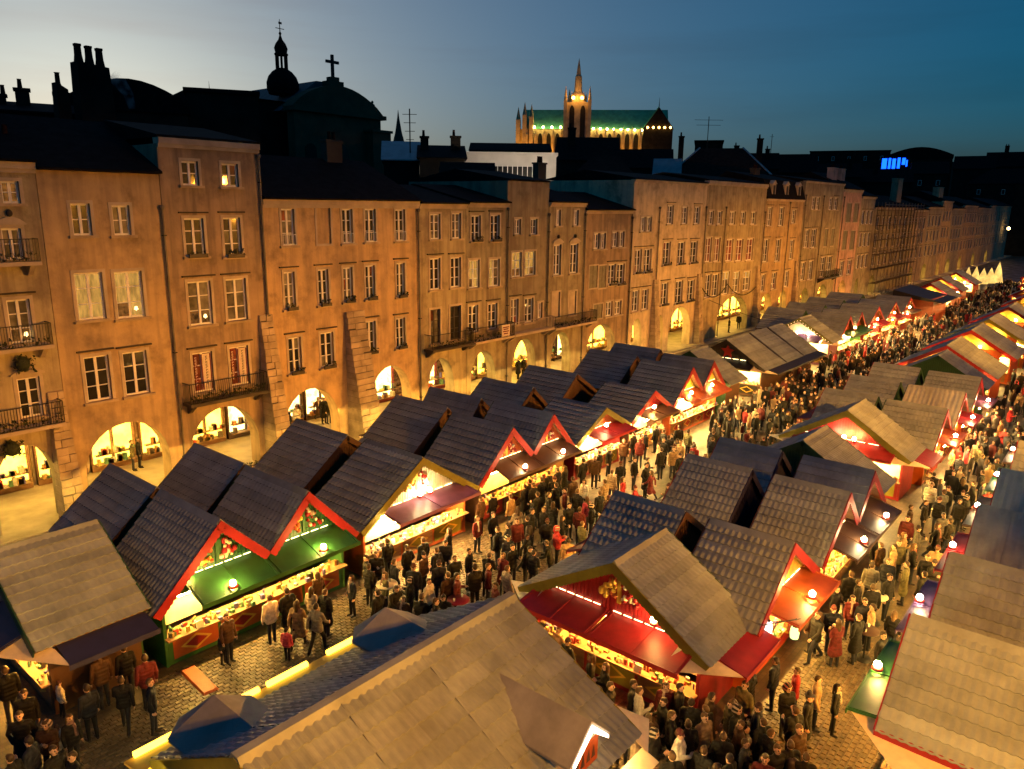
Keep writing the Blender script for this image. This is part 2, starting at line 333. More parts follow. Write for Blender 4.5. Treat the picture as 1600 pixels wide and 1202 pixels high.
def house(name, label, X0, X1, zt, wall, wins, arches, roof='slope', rh=2.6, corn=.28, yo=0., shop='yellow', mroof=None, dp=10.5):
    ox = (X0+X1)/2; root = thing(name, label, 'house', (ox, YF+yo, 0), 0, 'arcaded houses along the square'); root['wallmat_'] = wall
    hx0, hx1 = X0-ox, X1-ox; fine = X0 < 45
    outer = [(hx0, .1)]
    for xa, xb, zs, za in arches: outer += arch_pts((xa+xb)/2-ox, (xb-xa)/2, zs, za, .1)
    outer += [(hx1, .1), (hx1, zt), (hx0, zt)]
    holes = [[(a-ox, z0), (b_-ox, z0), (b_-ox, z1), (a-ox, z1)] for a, b_, z0, z1, s_ in wins]
    pts, tris = fan2d(outer, holes); b = MB()
    b.add([(x, 0, z) for x, z in pts], [tuple(t) for t in tris])
    for loop, dep in [(outer, .9)]+[(h_, .35) for h_ in holes]:
        k = len(loop)
        for i in range(k):
            (xa, za), (xb, zb) = loop[i], loop[(i+1) % k]; b.add([(xa,0,za),(xb,0,zb),(xb,dep,zb),(xa,dep,za)], [(0,1,2,3)])
    b.build('wall', wall, root)
    MB().box(hx0+.004, hx1-.004, .36, dp, 4.75, zt-.004).build('upper_storeys', wall, root)
    MB().box(hx0+.004, hx1-.004, 5.6, dp, .1, 4.74).build('shop_wall', m_trim, root)
    del root['wallmat_']; root['wallmat_'] = wall
    for a, b_, z0, z1, s_ in wins: window(root, ox, a, b_, z0, z1, s_, fine)
    del root['wallmat_']
    if corn: MB().box(hx0+.01, hx1-.01, -.22, .36, zt+.003, zt+corn).box(hx0+.01, hx1-.01, -.12, -.004, zt-.16, zt+.003).build('cornice', m_trim, root)
    zc = zt+(corn or .01)+.004
    if roof == 'slope': MB().prismx([(-.4, zc), (-.4, zc+.1), (dp/2, zc+rh), (dp, zc)], hx0+.003, hx1-.003).build('roof', mroof or m_slate, root)
    elif roof == 'flat': MB().prismx([(-.1, zc), (-.1, zc+.12), (dp*.5, zc+rh*.35), (dp, zc)], hx0-.02, hx1+.02).build('roof', mroof or m_slate, root)
    elif roof == 'mansard':
        MB().prismx([(-.2, zc), (.55, zc+2.3), (dp/2, zc+3.3), (dp, zc)], hx0+.003, hx1-.003).build('roof', m_slate, root)
        for i in range(3):
            x = hx0+(hx1-hx0)*(i+.5)/3
            d = MB().box(x-.55, x+.55, -.02, 1.2, zc+.35, zc+1.75).prism([(x-.7, zc+1.755), (x+.7, zc+1.755), (x, zc+2.2)], -.1, 1.4).build('dormer', m_trim, root)
            MB().box(x-.32, x+.32, -.04, -.025, zc+.55, zc+1.6).build('pane', g_dark, d)
    # the arcade behind the arches: a lit shop front and a lantern for each bay
    nm = max(1, round((hx1-hx0)/(3.0 if fine else 4.2)))
    for j in range(nm):
        hw = (hx1-hx0)/nm/2-.12; xm = hx0+(hx1-hx0)*(j+.5)/nm
        eb = e_shop if shop == 'yellow' else e_shopw
        f = MB()
        for x in (-hw, -.05, hw-.1): f.box(x, x+.1, 5.35, 5.6, .15, 3.3)
        f.box(-hw, hw, 5.35, 5.6, 3.2, 3.5); f.box(-hw, hw, 5.3, 5.6, .15, .5)
        sf = f.build('shop_front', m_ban_dark if shop == 'red' else (m_woodk if shop != 'yellow' else m_wood), root, (xm, 0, 0))
        for sgn in (-1, 1):
            link('pane', pane_mesh(hw-.16, 2.6, eb if not ((shop == 'red' and sgn > 0) or rnd.random() < .12) else e_dim), sf, (sgn*hw/2, 5.5, 1.85))
        for s_ in range(2):
            MB().box(-hw+.15, hw-.15, 4.95, 5.3, .5+s_*.55, .54+s_*.55).build('shelf', m_wood, sf)
            gb = MB()
            for i in range(12):
                x = rnd.uniform(-hw+.25, hw-.25); hh = rnd.uniform(.12, .42); ww = rnd.uniform(.05, .13)
                gb.box(x-ww, x+ww, 4.98, 5.2, .545+s_*.55, .545+s_*.55+hh, rnd.randrange(8))
            gb.build('goods', m_goods, sf)['kind'] = 'stuff'
    for xa, xb, zs, za in arches:
        xm = (xa+xb)/2-ox
        lan = MB().tube([(0, 0, 0), (0, 0, -.35)], .012).build('arcade_lantern', m_iron, root, (xm, 2.6, 4.74))
        MB().ball((0, 0, -.47), .12, 10, 0, 1, 6).build('globe', e_arc, lan)
    return root
def drainpipe(x, z1, z0=.2, yy=-.12, root=None):
    o = MB().tube([(0, 0, z1), (0, 0, z0)], .06, 8).build('drainpipe', m_pipe, root, (0, 0, 0))
    ox = root.location.x; o.location = (x-ox, yy, 0)
    for z in (z0+1.5, (z0+z1)/2, z1-1.2): MB().box(-.085, .085, -.085, .09, z, z+.05).build('clip', m_iron, o)
    MB().lathe([(.06, 0), (.13, .12), (.13, .22), (.1, .24)], (0, 0, z1), 8).build('hopper', m_pipe, o)
def buttress(root, x, w0, w1, proj, ztop, z0=.02):
    """battered pier of coursed stones; x is the wall position, w0 and w1 the widths at top and foot"""
    b = root.location.x; n = int((ztop-z0)/.36)
    core = MB().hexa([(x-w1/2+.03-b, -proj+.03, z0), (x+w1/2-.03-b, -proj+.03, z0), (x+w1/2-.03-b, .05, z0), (x-w1/2+.03-b, .05, z0)],
                     [(x-w0/2+.03-b, -.12, ztop-.05), (x+w0/2-.03-b, -.12, ztop-.05), (x+w0/2-.03-b, .05, ztop-.05), (x-w0/2+.03-b, .05, ztop-.05)]).build('buttress', m_bgwall, root)
    for i in range(n):
        za, zb = z0+(ztop-z0)*i/n, z0+(ztop-z0)*(i+1)/n-.02; t = (i+.5)/n
        w = w1+(w0-w1)*t; p = proj+(.14-proj)*t; sp = rnd.uniform(-.18, .18)*w
        for xa, xb in ((-w/2, sp-.01), (sp+.01, w/2)):
            q = rnd.uniform(-.03, .03)
            MB().box(x+xa-b, x+xb-b, -p-.02+q, .04, za, zb).build('stone', m_stone, core)
WINS = {
'A':[(11.09,11.75,14.26,15.15,'lit_dim'),(10.87,11.6,11.97,13.25,'bal'),(10.69,11.56,8.43,10.30,'lit_low'),(10.66,11.54,5.13,6.91,'bal'),(8.2,9.0,5.13,6.91,'bal'),(8.2,9.0,8.43,10.3,'bal'),(8.2,9.0,11.97,13.25,'bal')],
'B':[(13.62,14.42,12.90,14.28,'n'),(15.35,16.13,12.87,14.21,'n'),(13.42,14.62,9.14,11.26,'lit'),(15.13,16.40,9.04,11.22,'lit'),(13.40,14.49,5.34,7.46,'n'),(15.12,16.25,5.32,7.43,'n')],
'T':[(18.78,19.62,15.18,16.32,'n'),(20.86,21.76,15.17,16.30,'n'),(18.67,19.66,11.76,13.62,'box'),(20.72,21.67,11.67,13.64,'box'),(18.57,19.78,8.32,10.53,'lit_low'),(20.61,21.75,8.34,10.53,'n'),(18.50,19.57,4.85,6.93,'ban'),(20.54,21.62,4.85,6.95,'ban')],
'C':[(24.18,24.99,12.12,14.09,'gr'),(26.47,27.41,12.15,14.19,'blind'),(28.24,28.99,12.11,14.10,'gr'),(29.94,30.75,12.14,14.11,'gr'),(32.34,33.14,12.13,14.08,'gr'),(24.12,24.81,8.61,10.68,'box'),(26.38,27.09,8.64,10.70,'box'),(28.17,28.85,8.68,10.71,'box'),(29.85,30.57,8.69,10.74,'box'),(32.34,33.04,8.63,10.77,'box'),(24.17,24.99,4.93,6.99,'box'),(26.35,27.25,4.93,7.01,'box'),(29.71,30.50,5.33,7.32,'box'),(32.21,32.96,5.32,7.26,'box')],
'D1':[(35.33,36.25,12.17,13.80,'n'),(37.36,38.22,12.16,13.86,'n'),(35.25,36.21,8.84,10.93,'n'),(37.21,38.20,8.86,10.90,'n'),(35.23,36.16,5.19,7.52,'dk'),(37.12,38.19,5.2,7.58,'dk')],
'D2':[(39.25,40.21,11.94,13.70,'box'),(41.27,42.24,11.90,13.73,'box'),(38.99,40.09,8.68,10.64,'lit'),(41.14,42.29,8.63,10.61,'lit_half'),(38.98,39.96,5.5,7.46,'n'),(41.05,42.06,5.5,7.40,'n')],
'E':[(44.03,44.73,12.30,13.42,'n'),(45.93,46.72,12.26,13.43,'n'),(43.75,44.89,9.15,10.99,'lit'),(45.30,46.58,9.19,11.00,'lit'),(43.70,44.58,5.5,7.50,'n'),(45.36,46.41,5.5,7.42,'n'),(47.02,47.60,5.7,6.95,'n')],
'F':[(49.10,49.67,12.87,14.11,'n'),(51.49,52.15,12.86,14.08,'n'),(48.90,49.86,8.98,11.40,'ped'),(51.15,52.24,8.99,11.40,'ped'),(48.85,49.88,5.5,7.60,'blindw'),(51.12,52.19,5.5,7.49,'blindw')],
'G':[(54.55,55.40,10.86,12.16,'n'),(55.60,56.37,10.83,12.17,'n'),(57.45,58.36,10.91,12.24,'n'),(58.56,59.41,10.87,12.25,'n'),(54.05,55.31,7.55,9.44,'shut'),(55.55,56.68,7.45,9.38,'shut'),(57.03,58.2,7.62,9.43,'box'),(58.45,59.71,7.52,9.40,'box'),(54.9,56.3,4.8,6.05,'shut'),(56.87,57.95,4.8,6.13,'n'),(58.34,59.45,4.8,6.07,'n')],
'H1':[(62.04,62.9,12.18,13.51,'n'),(63.12,64.02,12.16,13.53,'n'),(66.97,68.15,12.79,14.58,'n'),(69.97,71.13,12.78,14.47,'n'),(72.64,73.85,12.75,14.49,'n'),(61.36,62.5,8.39,10.56,'box'),(63.0,64.3,8.35,10.56,'box'),(66.60,68.0,8.87,11.11,'box'),(69.57,71.0,8.80,11.03,'box'),(72.31,73.8,8.77,11.01,'box'),(61.22,62.4,4.8,6.81,'n'),(63.0,64.2,4.8,6.80,'n'),(66.66,68.0,4.92,7.13,'box'),(69.61,71.1,4.82,7.13,'box'),(72.20,73.7,4.82,7.04,'box')],
'H2':[(76.01,77.2,12.65,14.08,'n'),(78.05,79.25,12.63,14.05,'n'),(81.18,82.7,12.59,14.01,'n'),(84.15,85.51,12.56,13.99,'n'),(87.02,88.5,12.52,13.99,'n'),(75.8,77.2,8.71,11.29,'red'),(77.9,79.3,8.64,11.21,'red'),(80.91,82.7,8.55,10.98,'red'),(83.6,85.4,8.42,10.91,'red'),(86.49,88.4,8.36,10.91,'red'),(76.29,77.7,4.82,7.36,'n'),(78.1,79.6,4.82,7.30,'n'),(80.60,82.4,4.82,7.38,'litt'),(83.38,85.2,4.82,7.22,'litt'),(86.25,88.3,4.82,7.11,'litt')],
'I':[(91.88,93.3,12.31,14.53,'n'),(95.65,97.2,12.26,14.55,'n'),(100.02,101.4,12.54,14.24,'n'),(91.6,93.2,7.93,10.71,'n'),(95.49,97.1,7.81,10.61,'n'),(100.37,101.8,7.88,10.40,'n'),(91.6,93.0,4.3,6.44,'n'),(95.12,96.7,4.3,6.45,'n'),(99.6,101.0,4.3,6.4,'n')],
'J':[(107.0,108.4,14.29,15.91,'n'),(108.72,110.1,14.30,15.93,'n'),(114.06,115.6,14.29,15.98,'n'),(116.31,118.0,14.29,16.01,'n'),(105.48,107.2,9.21,11.63,'n'),(108.23,110.2,9.10,11.67,'n'),(113.5,115,9.1,11.6,'shut'),(116.5,118,9.1,11.6,'shut'),(105.27,107.0,4.76,7.25,'n'),(108.27,110.0,4.65,7.28,'n'),(113.2,115.3,4.7,7.6,'n'),(116,118.2,4.7,7.6,'n')],
'K':[(122.57,124.9,12.49,15.25,'shut'),(126.3,128.6,12.45,15.29,'shut'),(122.21,124.3,8.33,11.16,'shut'),(126,128.2,8.20,11.10,'shut'),(122.19,124.2,4.3,6.6,'n'),(126.03,128.1,4.3,6.6,'n')],
}
def gridwins(x0, x1, zt, nx, nz, st='n'):
    out = []
    for i in range(nx):
        for j in range(nz):
            x = x0+(x1-x0)*(i+.5)/nx; z = 5+(zt-5.6)*j/nz; out.append((x-.65, x+.65, z, z+2.1, st))
    return out
ST = [STUCCO('lime_render_%d' % i, c, d) for i, (c, d) in enumerate([((.42,.36,.23),.65),((.50,.37,.21),.45),((.37,.33,.22),.75),((.58,.41,.22),.4),((.39,.29,.19),.75),((.64,.53,.36),.35),((.31,.27,.19),.75),((.62,.40,.31),.4)])]
hA = house('town_house', 'house at the left edge with balconies under arched window heads', 6.3, 12.42, 15.65, ST[0], WINS['A'], [(9.3,11.8,1.9,3.96)], yo=.03)
hB = house('town_house', 'smooth ochre house left of the tall narrow house, two lit second-floor windows', 12.43, 17.66, 15.65, ST[1], WINS['B'], [(12.95,16.95,1.9,4.05)], corn=0)
hT = house('town_house', 'tall narrow five-storey house with a black iron balcony above its arch', 17.67, 22.98, 17.05, ST[4], WINS['T'], [(18.0,21.95,1.6,3.85)], yo=-.04, roof='flat', rh=3)
hC = house('town_house', 'wide four-storey house with white window grilles and a stone buttress', 23.0, 34.28, 14.3, ST[3], WINS['C'], [(23.55,27.5,1.4,3.85),(29.95,33.4,2.0,4.25)], yo=.02, shop='white')
hD1 = house('town_house', 'house with dark window frames above the long balcony, right of the wide house', 34.3, 38.72, 14.3, ST[0], WINS['D1'], [(34.95,37.5,1.9,4.1)], corn=.15, shop='red', rh=1.3)
hD2 = house('town_house', 'house above the long balcony with a red and white notice on its railing', 38.74, 43.15, 14.4, ST[2], WINS['D2'], [(39.2,41.95,1.8,4.0)], yo=-.02, corn=.15, shop='red', rh=1.3)
hE = house('town_house', 'taller narrow house with two lit middle windows above the long balcony', 43.17, 48.15, 16.15, ST[6], WINS['E'], [(43.9,46.95,1.7,4.3)], yo=.03, roof='flat', corn=0)
hF = house('town_house', 'narrow house with pedimented windows and two blind panels', 48.17, 53.1, 14.5, ST[2], WINS['F'], [(48.85,51.6,1.9,4.25)], corn=.16, rh=1.5)
hG = house('town_house', 'lower house with grey shutters and one wide arch', 53.12, 60.6, 13.95, ST[4], WINS['G'], [(54.0,58.75,1.8,4.2)], yo=.03, corn=.12, shop='dark', rh=1.6)
hH1 = house('town_house', 'pale plain house with a high blank parapet and brightly lit arch', 60.62, 75.2, 16.75, ST[5], WINS['H1'], [(61.3,63.3,2.2,4.1),(66.0,67.5,2.2,4.0),(68.6,73.4,1.8,4.4)], roof='flat', corn=.06, yo=-.03)
hH2 = house('town_house', 'broad house with dark red window blinds and hanging garlands', 75.22, 91.1, 16.85, ST[0], WINS['H2'], [(79.8,88.4,1.6,4.4)], corn=.3, roof='flat')
hI = house('town_house', 'house with dormers in a dark mansard roof', 91.12, 104.0, 15.4, ST[1], WINS['I'], [(92.2,95.9,1.8,4.0),(98,101,1.8,4.0)], corn=.12, roof='mansard')
hJ = house('town_house', 'high house with a stained parapet and an iron balcony at its right', 104.02, 120.2, 17.9, ST[2], WINS['J'], [(106,109.5,1.5,3.6),(113,117.5,1.5,3.6)], roof='flat', corn=.1)
hK = house('town_house', 'pink rendered house with two tall chimneys', 120.22, 129.6, 17.0, ST[7], WINS['K'], [(122.5,126.5,1.5,3.6)], corn=.3)
far = [(129.6,137.5,16.2,ST[2],3,3,'shadowed house between the pink house and the scaffolding'),(137.5,165,14.6,ST[6],7,3,'long house covered by scaffolding'),
 (165,176,14.2,ST[4],3,3,'house behind the right end of the scaffolding'),(176,190,14.8,ST[0],4,3,'orange-lit house right of the scaffolding'),(190,200,16.2,ST[1],3,3,'brightest slim house above the glowing cones'),
 (200,214,14.6,ST[2],4,3,'first house right of the slim bright house'),(214,232,15.4,ST[4],5,3,'second house right of the slim bright house'),(232,252,14.9,ST[6],5,3,'third house right of the slim bright house'),(252,290,15.6,ST[2],8,3,'last house of the row at the dark end of the square')]
hfar = []
for x0, x1, zt, mt, nx, nz, lb in far:
    ww = gridwins(x0+.6, x1-.6, zt, nx, nz)
    hfar.append(house('town_house', lb, x0+.02, x1, zt, mt, ww, [(x0+1.5, x0+min(5.5, (x1-x0)*.45), 1.5, 3.4)], corn=.2, rh=2.2))
for x, z, h_ in ((17.6,14.0,hB),(22.9,16.6,hT),(34.2,13.9,hC),(43.1,14.0,hD2),(48.1,13.6,hE),(53.05,13.6,hF),(60.55,13.3,hG),(65.3,14.2,hH1),(75.1,14.3,hH1),(80.0,14.3,hH2),(91.0,13.8,hH2),(98.9,15,hI),(104.4,16,hJ),(111.5,16,hJ),(120.6,16,hK)): drainpipe(x, z, .2, -.13, h_)
buttress(hA, 12.05, .62, .95, .95, 6.15); buttress(hC, 28.85, 1.35, 1.45, 1.7, 8.1); buttress(hT, 22.75, .75, 1.0, 1.5, 8.5)
for x, h_ in ((65.3, hH1), (74.6, hH1), (90.3, hH2), (103.2, hI)): buttress(h_, x, .8, 1.0, .85, 7.6)
# chimneys on the roofs of the row
def chimney(root, x, y, z0, z1, w=.9, d=.6, pots=2, mat=None):
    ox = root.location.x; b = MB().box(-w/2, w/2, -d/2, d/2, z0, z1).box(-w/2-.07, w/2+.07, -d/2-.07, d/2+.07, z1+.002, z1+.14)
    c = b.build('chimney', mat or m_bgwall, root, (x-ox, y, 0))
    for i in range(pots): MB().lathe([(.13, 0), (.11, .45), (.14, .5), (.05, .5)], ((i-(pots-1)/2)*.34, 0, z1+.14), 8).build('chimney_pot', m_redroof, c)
chimney(hA, 12.2, 2.2, 15.6, 16.9, .35, .35, 1); chimney(hC, 31.5, 5, 15.5, 18.2, 1.2); chimney(hF, 52.6, 4.5, 15, 17.8, 1.1); chimney(hI, 96.6, 4, 16, 19.2, 1.4, .7, 3)
chimney(hK, 123.6, 3, 17, 20.4, 2.2, .9, 3, ST[7]); chimney(hK, 127.4, 3, 17, 20.4, 2.2, .9, 3, ST[7]); chimney(hfar[1], 160, 2.5, 14, 20, 3.2, 1.2, 3, ST[4]); chimney(hfar[4], 193, 2, 16, 19.2, 4, 1.4, 3, ST[0])
# balconies
def balcony(root, x0, x1, z, proj, hgt=1.0, mat=None, slabm=None, plants=0):
    ox = root.location.x
    s = MB().box(x0-ox, x1-ox, -proj, -.003, z-.16, z)
    for i in range(2): x = x0+.3+(x1-x0-.6)*i-ox; s.hexa([(x-.1,-.15,z-.6),(x+.1,-.15,z-.6),(x+.1,-.004,z-.6),(x-.1,-.004,z-.6)], [(x-.1,-proj*.85,z-.165),(x+.1,-proj*.85,z-.165),(x+.1,-.004,z-.165),(x-.1,-.004,z-.165)])
    so = s.build('balcony', slabm or m_trim, root)
    railing(so, x0-ox+.03, x1-ox-.03, z+.02, z+hgt, -proj+.04, -.05, mat)
    if plants:
        b = MB(); foliage(b, x0-ox+.1, x1-ox-.1, -proj+.02, -proj+.3, z+.02, z+.4, plants); b.build('foliage', m_foliage, so)
balcony(hA, 8.0, 12.0, 11.9, .75, .95, plants=60); balcony(hA, 8.0, 12.05, 8.35, .8, .95, plants=70); balcony(hA, 8.0, 12.1, 4.85, .85, 1.0, plants=120)
balcony(hT, 17.8, 22.2, 4.5, .85, 1.05, slabm=m_dark, plants=160)
balcony(hD1, 34.6, 38.7, 4.95, .9, 1.0, slabm=m_dark, plants=60); balcony(hD2, 38.78, 43.1, 4.95, .9, 1.0, plants=120); balcony(hE, 43.2, 48.1, 4.95, .9, .95, m_trim); balcony(hF, 48.2, 54.2, 4.85, .9, .95, plants=150)
balcony(hJ, 112.4, 119.5, 4.6, 1.0, 1.1, slabm=m_dark, plants=150)
nb = tag(MB().box(-.45, .45, -.02, .02, -.42, .42).build('notice_board', m_ban_pale, None, (42.0, YF-.93, 5.45)), 'small red and white notice hung on the long balcony railing', 'notice')
for z, w in ((.24, .36), (.1, .28), (-.06, .34), (-.22, .25)): MB().box(-w, w, -.026, -.021, z-.045, z+.045).build('lettering', m_ban_dark, nb)
# dark ornaments on the left house, built as leafy blobs
def wall_ornament(root, x, z):
    ox = root.location.x
    b = MB().box(x-ox-.1, x-ox+.1, -.12, -.003, z-.3, z+.3).ball((x-ox, -.3, z), .3, 8, 0, 1.15).tube([(x-ox, -.05, z+.3), (x-ox, -.3, z+.42), (x-ox, -.3, z+.3)], .02)
    foliage(b, x-ox-.4, x-ox+.4, -.6, -.1, z-.4, z+.35, 60); b.build('hanging_ornament', m_foliage, root)
wall_ornament(hA, 10.05, 4.0); wall_ornament(hA, 10.9, 7.6)
# ------------------------------------------------------------------ town behind the row
hl = MB(); px_ = []
for i in range(90):
    a = R(-12+i*1.0); d = 1500; z = 78+14*math.sin(i*.31)+7*math.sin(i*.83+1)+rnd.uniform(-2, 2); px_.append((d*math.cos(a), d*math.sin(a), z))
vs = [(x, y, -5) for x, y, z in px_]+px_+[(x*1.5, y*1.5, -5) for x, y, z in px_]; n_ = len(px_)
hl.add(vs, [(i, i+1, n_+i+1, n_+i) for i in range(n_-1)]+[(n_+i, n_+i+1, 2*n_+i+1, 2*n_+i) for i in range(n_-1)])
tag(hl.build('hills', M('dark_wooded_hill', (.025, .028, .022), .9, .4, .05)), kind='structure')
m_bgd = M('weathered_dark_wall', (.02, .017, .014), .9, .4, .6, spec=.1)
m_pale = M('pale_concrete', (.66, .62, .57), .8, .12, .5)
m_zinc = M('zinc_sheet', (.30, .33, .36), .4, .2, 1, metal=.3)
def frame2(p, q, z=0):
    p, q = Vector((p[0], p[1], 0)), Vector((q[0], q[1], 0)); d = q-p
    return ((p+q)/2).to_tuple(), math.atan2(d.y, d.x), d.length
def bg(name, label, xa, ya, xb, yb, z, dep, rt, rr, wall=None, rf=None, chim=(), wins=0):
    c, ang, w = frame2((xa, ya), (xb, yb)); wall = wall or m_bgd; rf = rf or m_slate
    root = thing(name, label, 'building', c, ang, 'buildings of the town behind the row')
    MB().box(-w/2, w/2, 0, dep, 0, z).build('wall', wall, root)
    if rt == 'gable': MB().prismx([(-.4, z+.004), (-.4, z+.12), (dep/2, z+rr), (dep+.4, z+.12), (dep+.4, z+.004)], -w/2-.3, w/2+.3).build('roof', rf, root)
    elif rt == 'hip':
        MB().add([(-w/2-.4,-.4,z+.01),(w/2+.4,-.4,z+.01),(w/2+.4,dep+.4,z+.01),(-w/2-.4,dep+.4,z+.01),(-w*.22,dep/2,z+rr),(w*.22,dep/2,z+rr)], [(0,1,5,4),(1,2,5),(2,3,4,5),(3,0,4),(3,2,1,0)]).build('roof', rf, root)
        if rf is m_redroof:
            for s_ in (-1, 1): MB().tube([(s_*(w/2+.4), -.4, z+.1), (s_*w*.22, dep/2, z+rr+.06)], .16, 6).build('hip_flashing', m_zinc, root)
    elif rt == 'barrel':
        k = 10; MB().prism([(-w/2-.2, z+.004)]+[(-w/2-.2+(w+.4)*i/k, z+.2+rr*math.sin(math.pi*(.12+.80*i/k))) for i in range(k+1)]+[(w/2+.2, z+.004)], -.2, dep).build('roof', rf, root)
    else: MB().box(-w/2-.2, w/2+.2, -.2, dep+.2, z+.004, z+.35).build('roof', rf, root)
    for x, zz, cw in chim:
        ch = MB().box(x-cw/2, x+cw/2, dep*.3, dep*.3+.8, z-1, zz).box(x-cw/2-.1, x+cw/2+.1, dep*.3-.1, dep*.3+.9, zz+.002, zz+.2).build('chimney', wall, root)
        for j in range(max(1, int(cw/.7))): MB().lathe([(.17, 0), (.13, .6), (.17, .65), (.1, .65)], (x-cw/2+.35+j*.7, dep*.3+.4, zz+.2), 8).build('chimney_pot', m_redroof, ch)
    if wins:
        for i in range(wins):
            x = -w/2+w*(i+.5)/wins
            f = MB().box(x-.5, x+.5, -.03, .02, z-3.4, z-1.8).build('window', m_frame, root); MB().box(x-.4, x+.4, -.045, -.034, z-3.3, z-1.9).build('pane', g_dark, f)
    return root
l1 = bg('background_house', 'black silhouetted houses with small chimneys at the far left', 18.8,63.3,23.8,61.5,20.3,10,'gable',1.2, chim=((-1.6,21.6,.5),(-.3,22.1,.9),(2.2,22.0,1.0)))
l2 = bg('background_house', 'silhouetted house with a long curved roof beside the great chimney stack', 26.1,67.1,33.7,63.6,21.4,12,'barrel',2.3)
l3 = bg('background_house', 'flat-topped silhouetted block left of the domed church', 35.1,66.3,40.2,63.3,23.6,14,'flat',0)
# great chimney stack
gs = thing('chimney_stack', 'massive black chimney stack with three pots against the pale sky', 'chimney', (24.0, 58, 0))
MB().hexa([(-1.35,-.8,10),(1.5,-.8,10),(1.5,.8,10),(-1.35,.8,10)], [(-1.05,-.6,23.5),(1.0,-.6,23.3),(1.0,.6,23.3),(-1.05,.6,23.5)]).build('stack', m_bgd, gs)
for i, x in enumerate((-.72, -.03, .66)): MB().lathe([(.34, 0), (.26, .5), (.24, 1.05), (.28, 1.08), (.28, 1.22), (.1, 1.22)], (x, 0, 23.45-.05*i), 4, sq=True, smooth=False).build('chimney_pot', m_bgd, gs)
gs2 = thing('chimney_stack', 'slimmer black chimney with one pot left of the massive stack', 'chimney', (21.95, 58, 0))
MB().hexa([(-.75,-.6,10),(.75,-.6,10),(.75,.6,10),(-.75,.6,10)], [(-.4,-.4,22.0),(.3,-.4,21.6),(.3,.4,21.6),(-.4,.4,22.0)]).build('stack', m_bgd, gs2)
MB().lathe([(.24, 0), (.17, .2), (.15, .8), (.2, .85), (.05, .86)], (-.15, 0, 21.8), 8).build('chimney_pot', m_bgd, gs2)
# a thin plume of smoke by the stack
sm, n, b_ = nodes('chimney_smoke'); n.nodes.remove(b_); pvn = N(n, 'ShaderNodeVolumePrincipled'); pvn.inputs['Color'].default_value = (.75, .78, .85, 1)
v = coords(n, (1,1,1), True); nz_ = noise(n, v, 1.6, 3); mm = N(n, 'ShaderNodeMath', operation='MULTIPLY'); mm.inputs[1].default_value = 1.1
n.links.new(ramp(n, nz_, [(.42, (0,)*3), (.7, (1,)*3)]), mm.inputs[0]); n.links.new(mm.outputs[0], pvn.inputs['Density']); n.links.new(pvn.outputs[0], n.nodes['Material Output'].inputs['Volume'])
o = MB().tube([(26.6, 58, 20.8), (26.4, 58, 21.8), (25.9, 58, 22.5), (25.45, 58, 23.0)], .25, 10, 0, .6).build('chimney_smoke', sm); tag(o, 'thin wisp of smoke drifting right of the massive chimney stack', 'smoke', kind='stuff')
# domed church
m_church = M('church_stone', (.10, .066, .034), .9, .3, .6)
ch = thing('church', 'dark church with onion-domed lantern, curved pediment and large cross', 'church', (62, 80, 0))
def cb(): return MB()
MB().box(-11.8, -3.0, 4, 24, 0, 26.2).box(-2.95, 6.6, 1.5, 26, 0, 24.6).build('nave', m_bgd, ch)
MB().prismx([(3.5, 26.21), (14, 27.6), (24.5, 26.21)], -12.4, -2.8).build('nave_roof', m_slate, ch)
MB().prism([(-6.7, 25.0), (6.9, 25.0), (0, 29.0), (-1.2, 29.0)], 2.6, 24).build('roof', M('dull_lead_roof', (.10, .11, .12), .7, .2, 1), ch)
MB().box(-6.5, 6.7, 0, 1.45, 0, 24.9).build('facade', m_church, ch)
MB().box(-6.9, 7.3, -.5, 1.6, 24.905, 25.4).build('cornice', m_church, ch)
MB().prism([(-6.8, 25.41)]+[(-6.8+13.8*i/14, 25.45+2.9*math.sin(math.pi*i/14)**.8) for i in range(15)]+[(7.0, 25.41)], -.2, 2.0).build('pediment', m_church, ch)
MB().box(-1.1, 1.1, .2, 1.6, 28.2, 28.9).box(-.6, .6, .4, 1.4, 28.9, 29.4).build('cross_plinth', m_church, ch)
MB().box(-.16, .16, .75, 1.05, 29.4, 32.0).box(-.95, .95, .78, 1.02, 31.0, 31.33).build('cross', m_iron, ch)
MB().lathe([(.3, 0), (.15, .3), (.42, .9), (.3, 1.4), (.12, 1.5), (.18, 1.75), (.02, 1.9)], (5.9, .6, 25.4), 10).build('urn', m_church, ch)
MB().box(4.0, 7.0, -1.6, -.05, 0, 23.2).box(3.8, 7.2, -1.8, 0.1, 23.2, 23.5).build('pier', m_church, ch)
MB().prism(arch_pts(-.6, 1.9, 20.0, 21.8, 14), -.06, -.02).build('window', g_dark, ch)
MB().prism(arch_pts(-4.4, .8, 20.6, 21.3, 17), -.08, -.02).build('niche', m_void, ch)
dl = MB().lathe([(1.75, 0), (1.85, .4), (1.95, .5), (1.95, 1.3), (1.7, 2.0), (1.2, 2.6), (.75, 2.9), (.72, 3.0)], (-4.1, 5.5, 27.3), 16).build('dome', m_slate, ch)
for j in range(8):
    a = math.pi*2*j/8+.2; MB().box(-.1, .1, -.1, .1, 30.2, 31.9).build('lantern_column', m_slate, dl, (-4.1+.6*math.cos(a), 5.5+.6*math.sin(a), 0))
MB().lathe([(.8, 0), (.85, .15), (.7, .3), (.82, .8), (.62, 1.3), (.25, 1.8), (.1, 2.3), (.18, 2.5), (.06, 2.7), (.04, 3.8), (.0, 3.85)], (-4.1, 5.5, 31.8), 14).build('onion_cap', m_slate, dl)
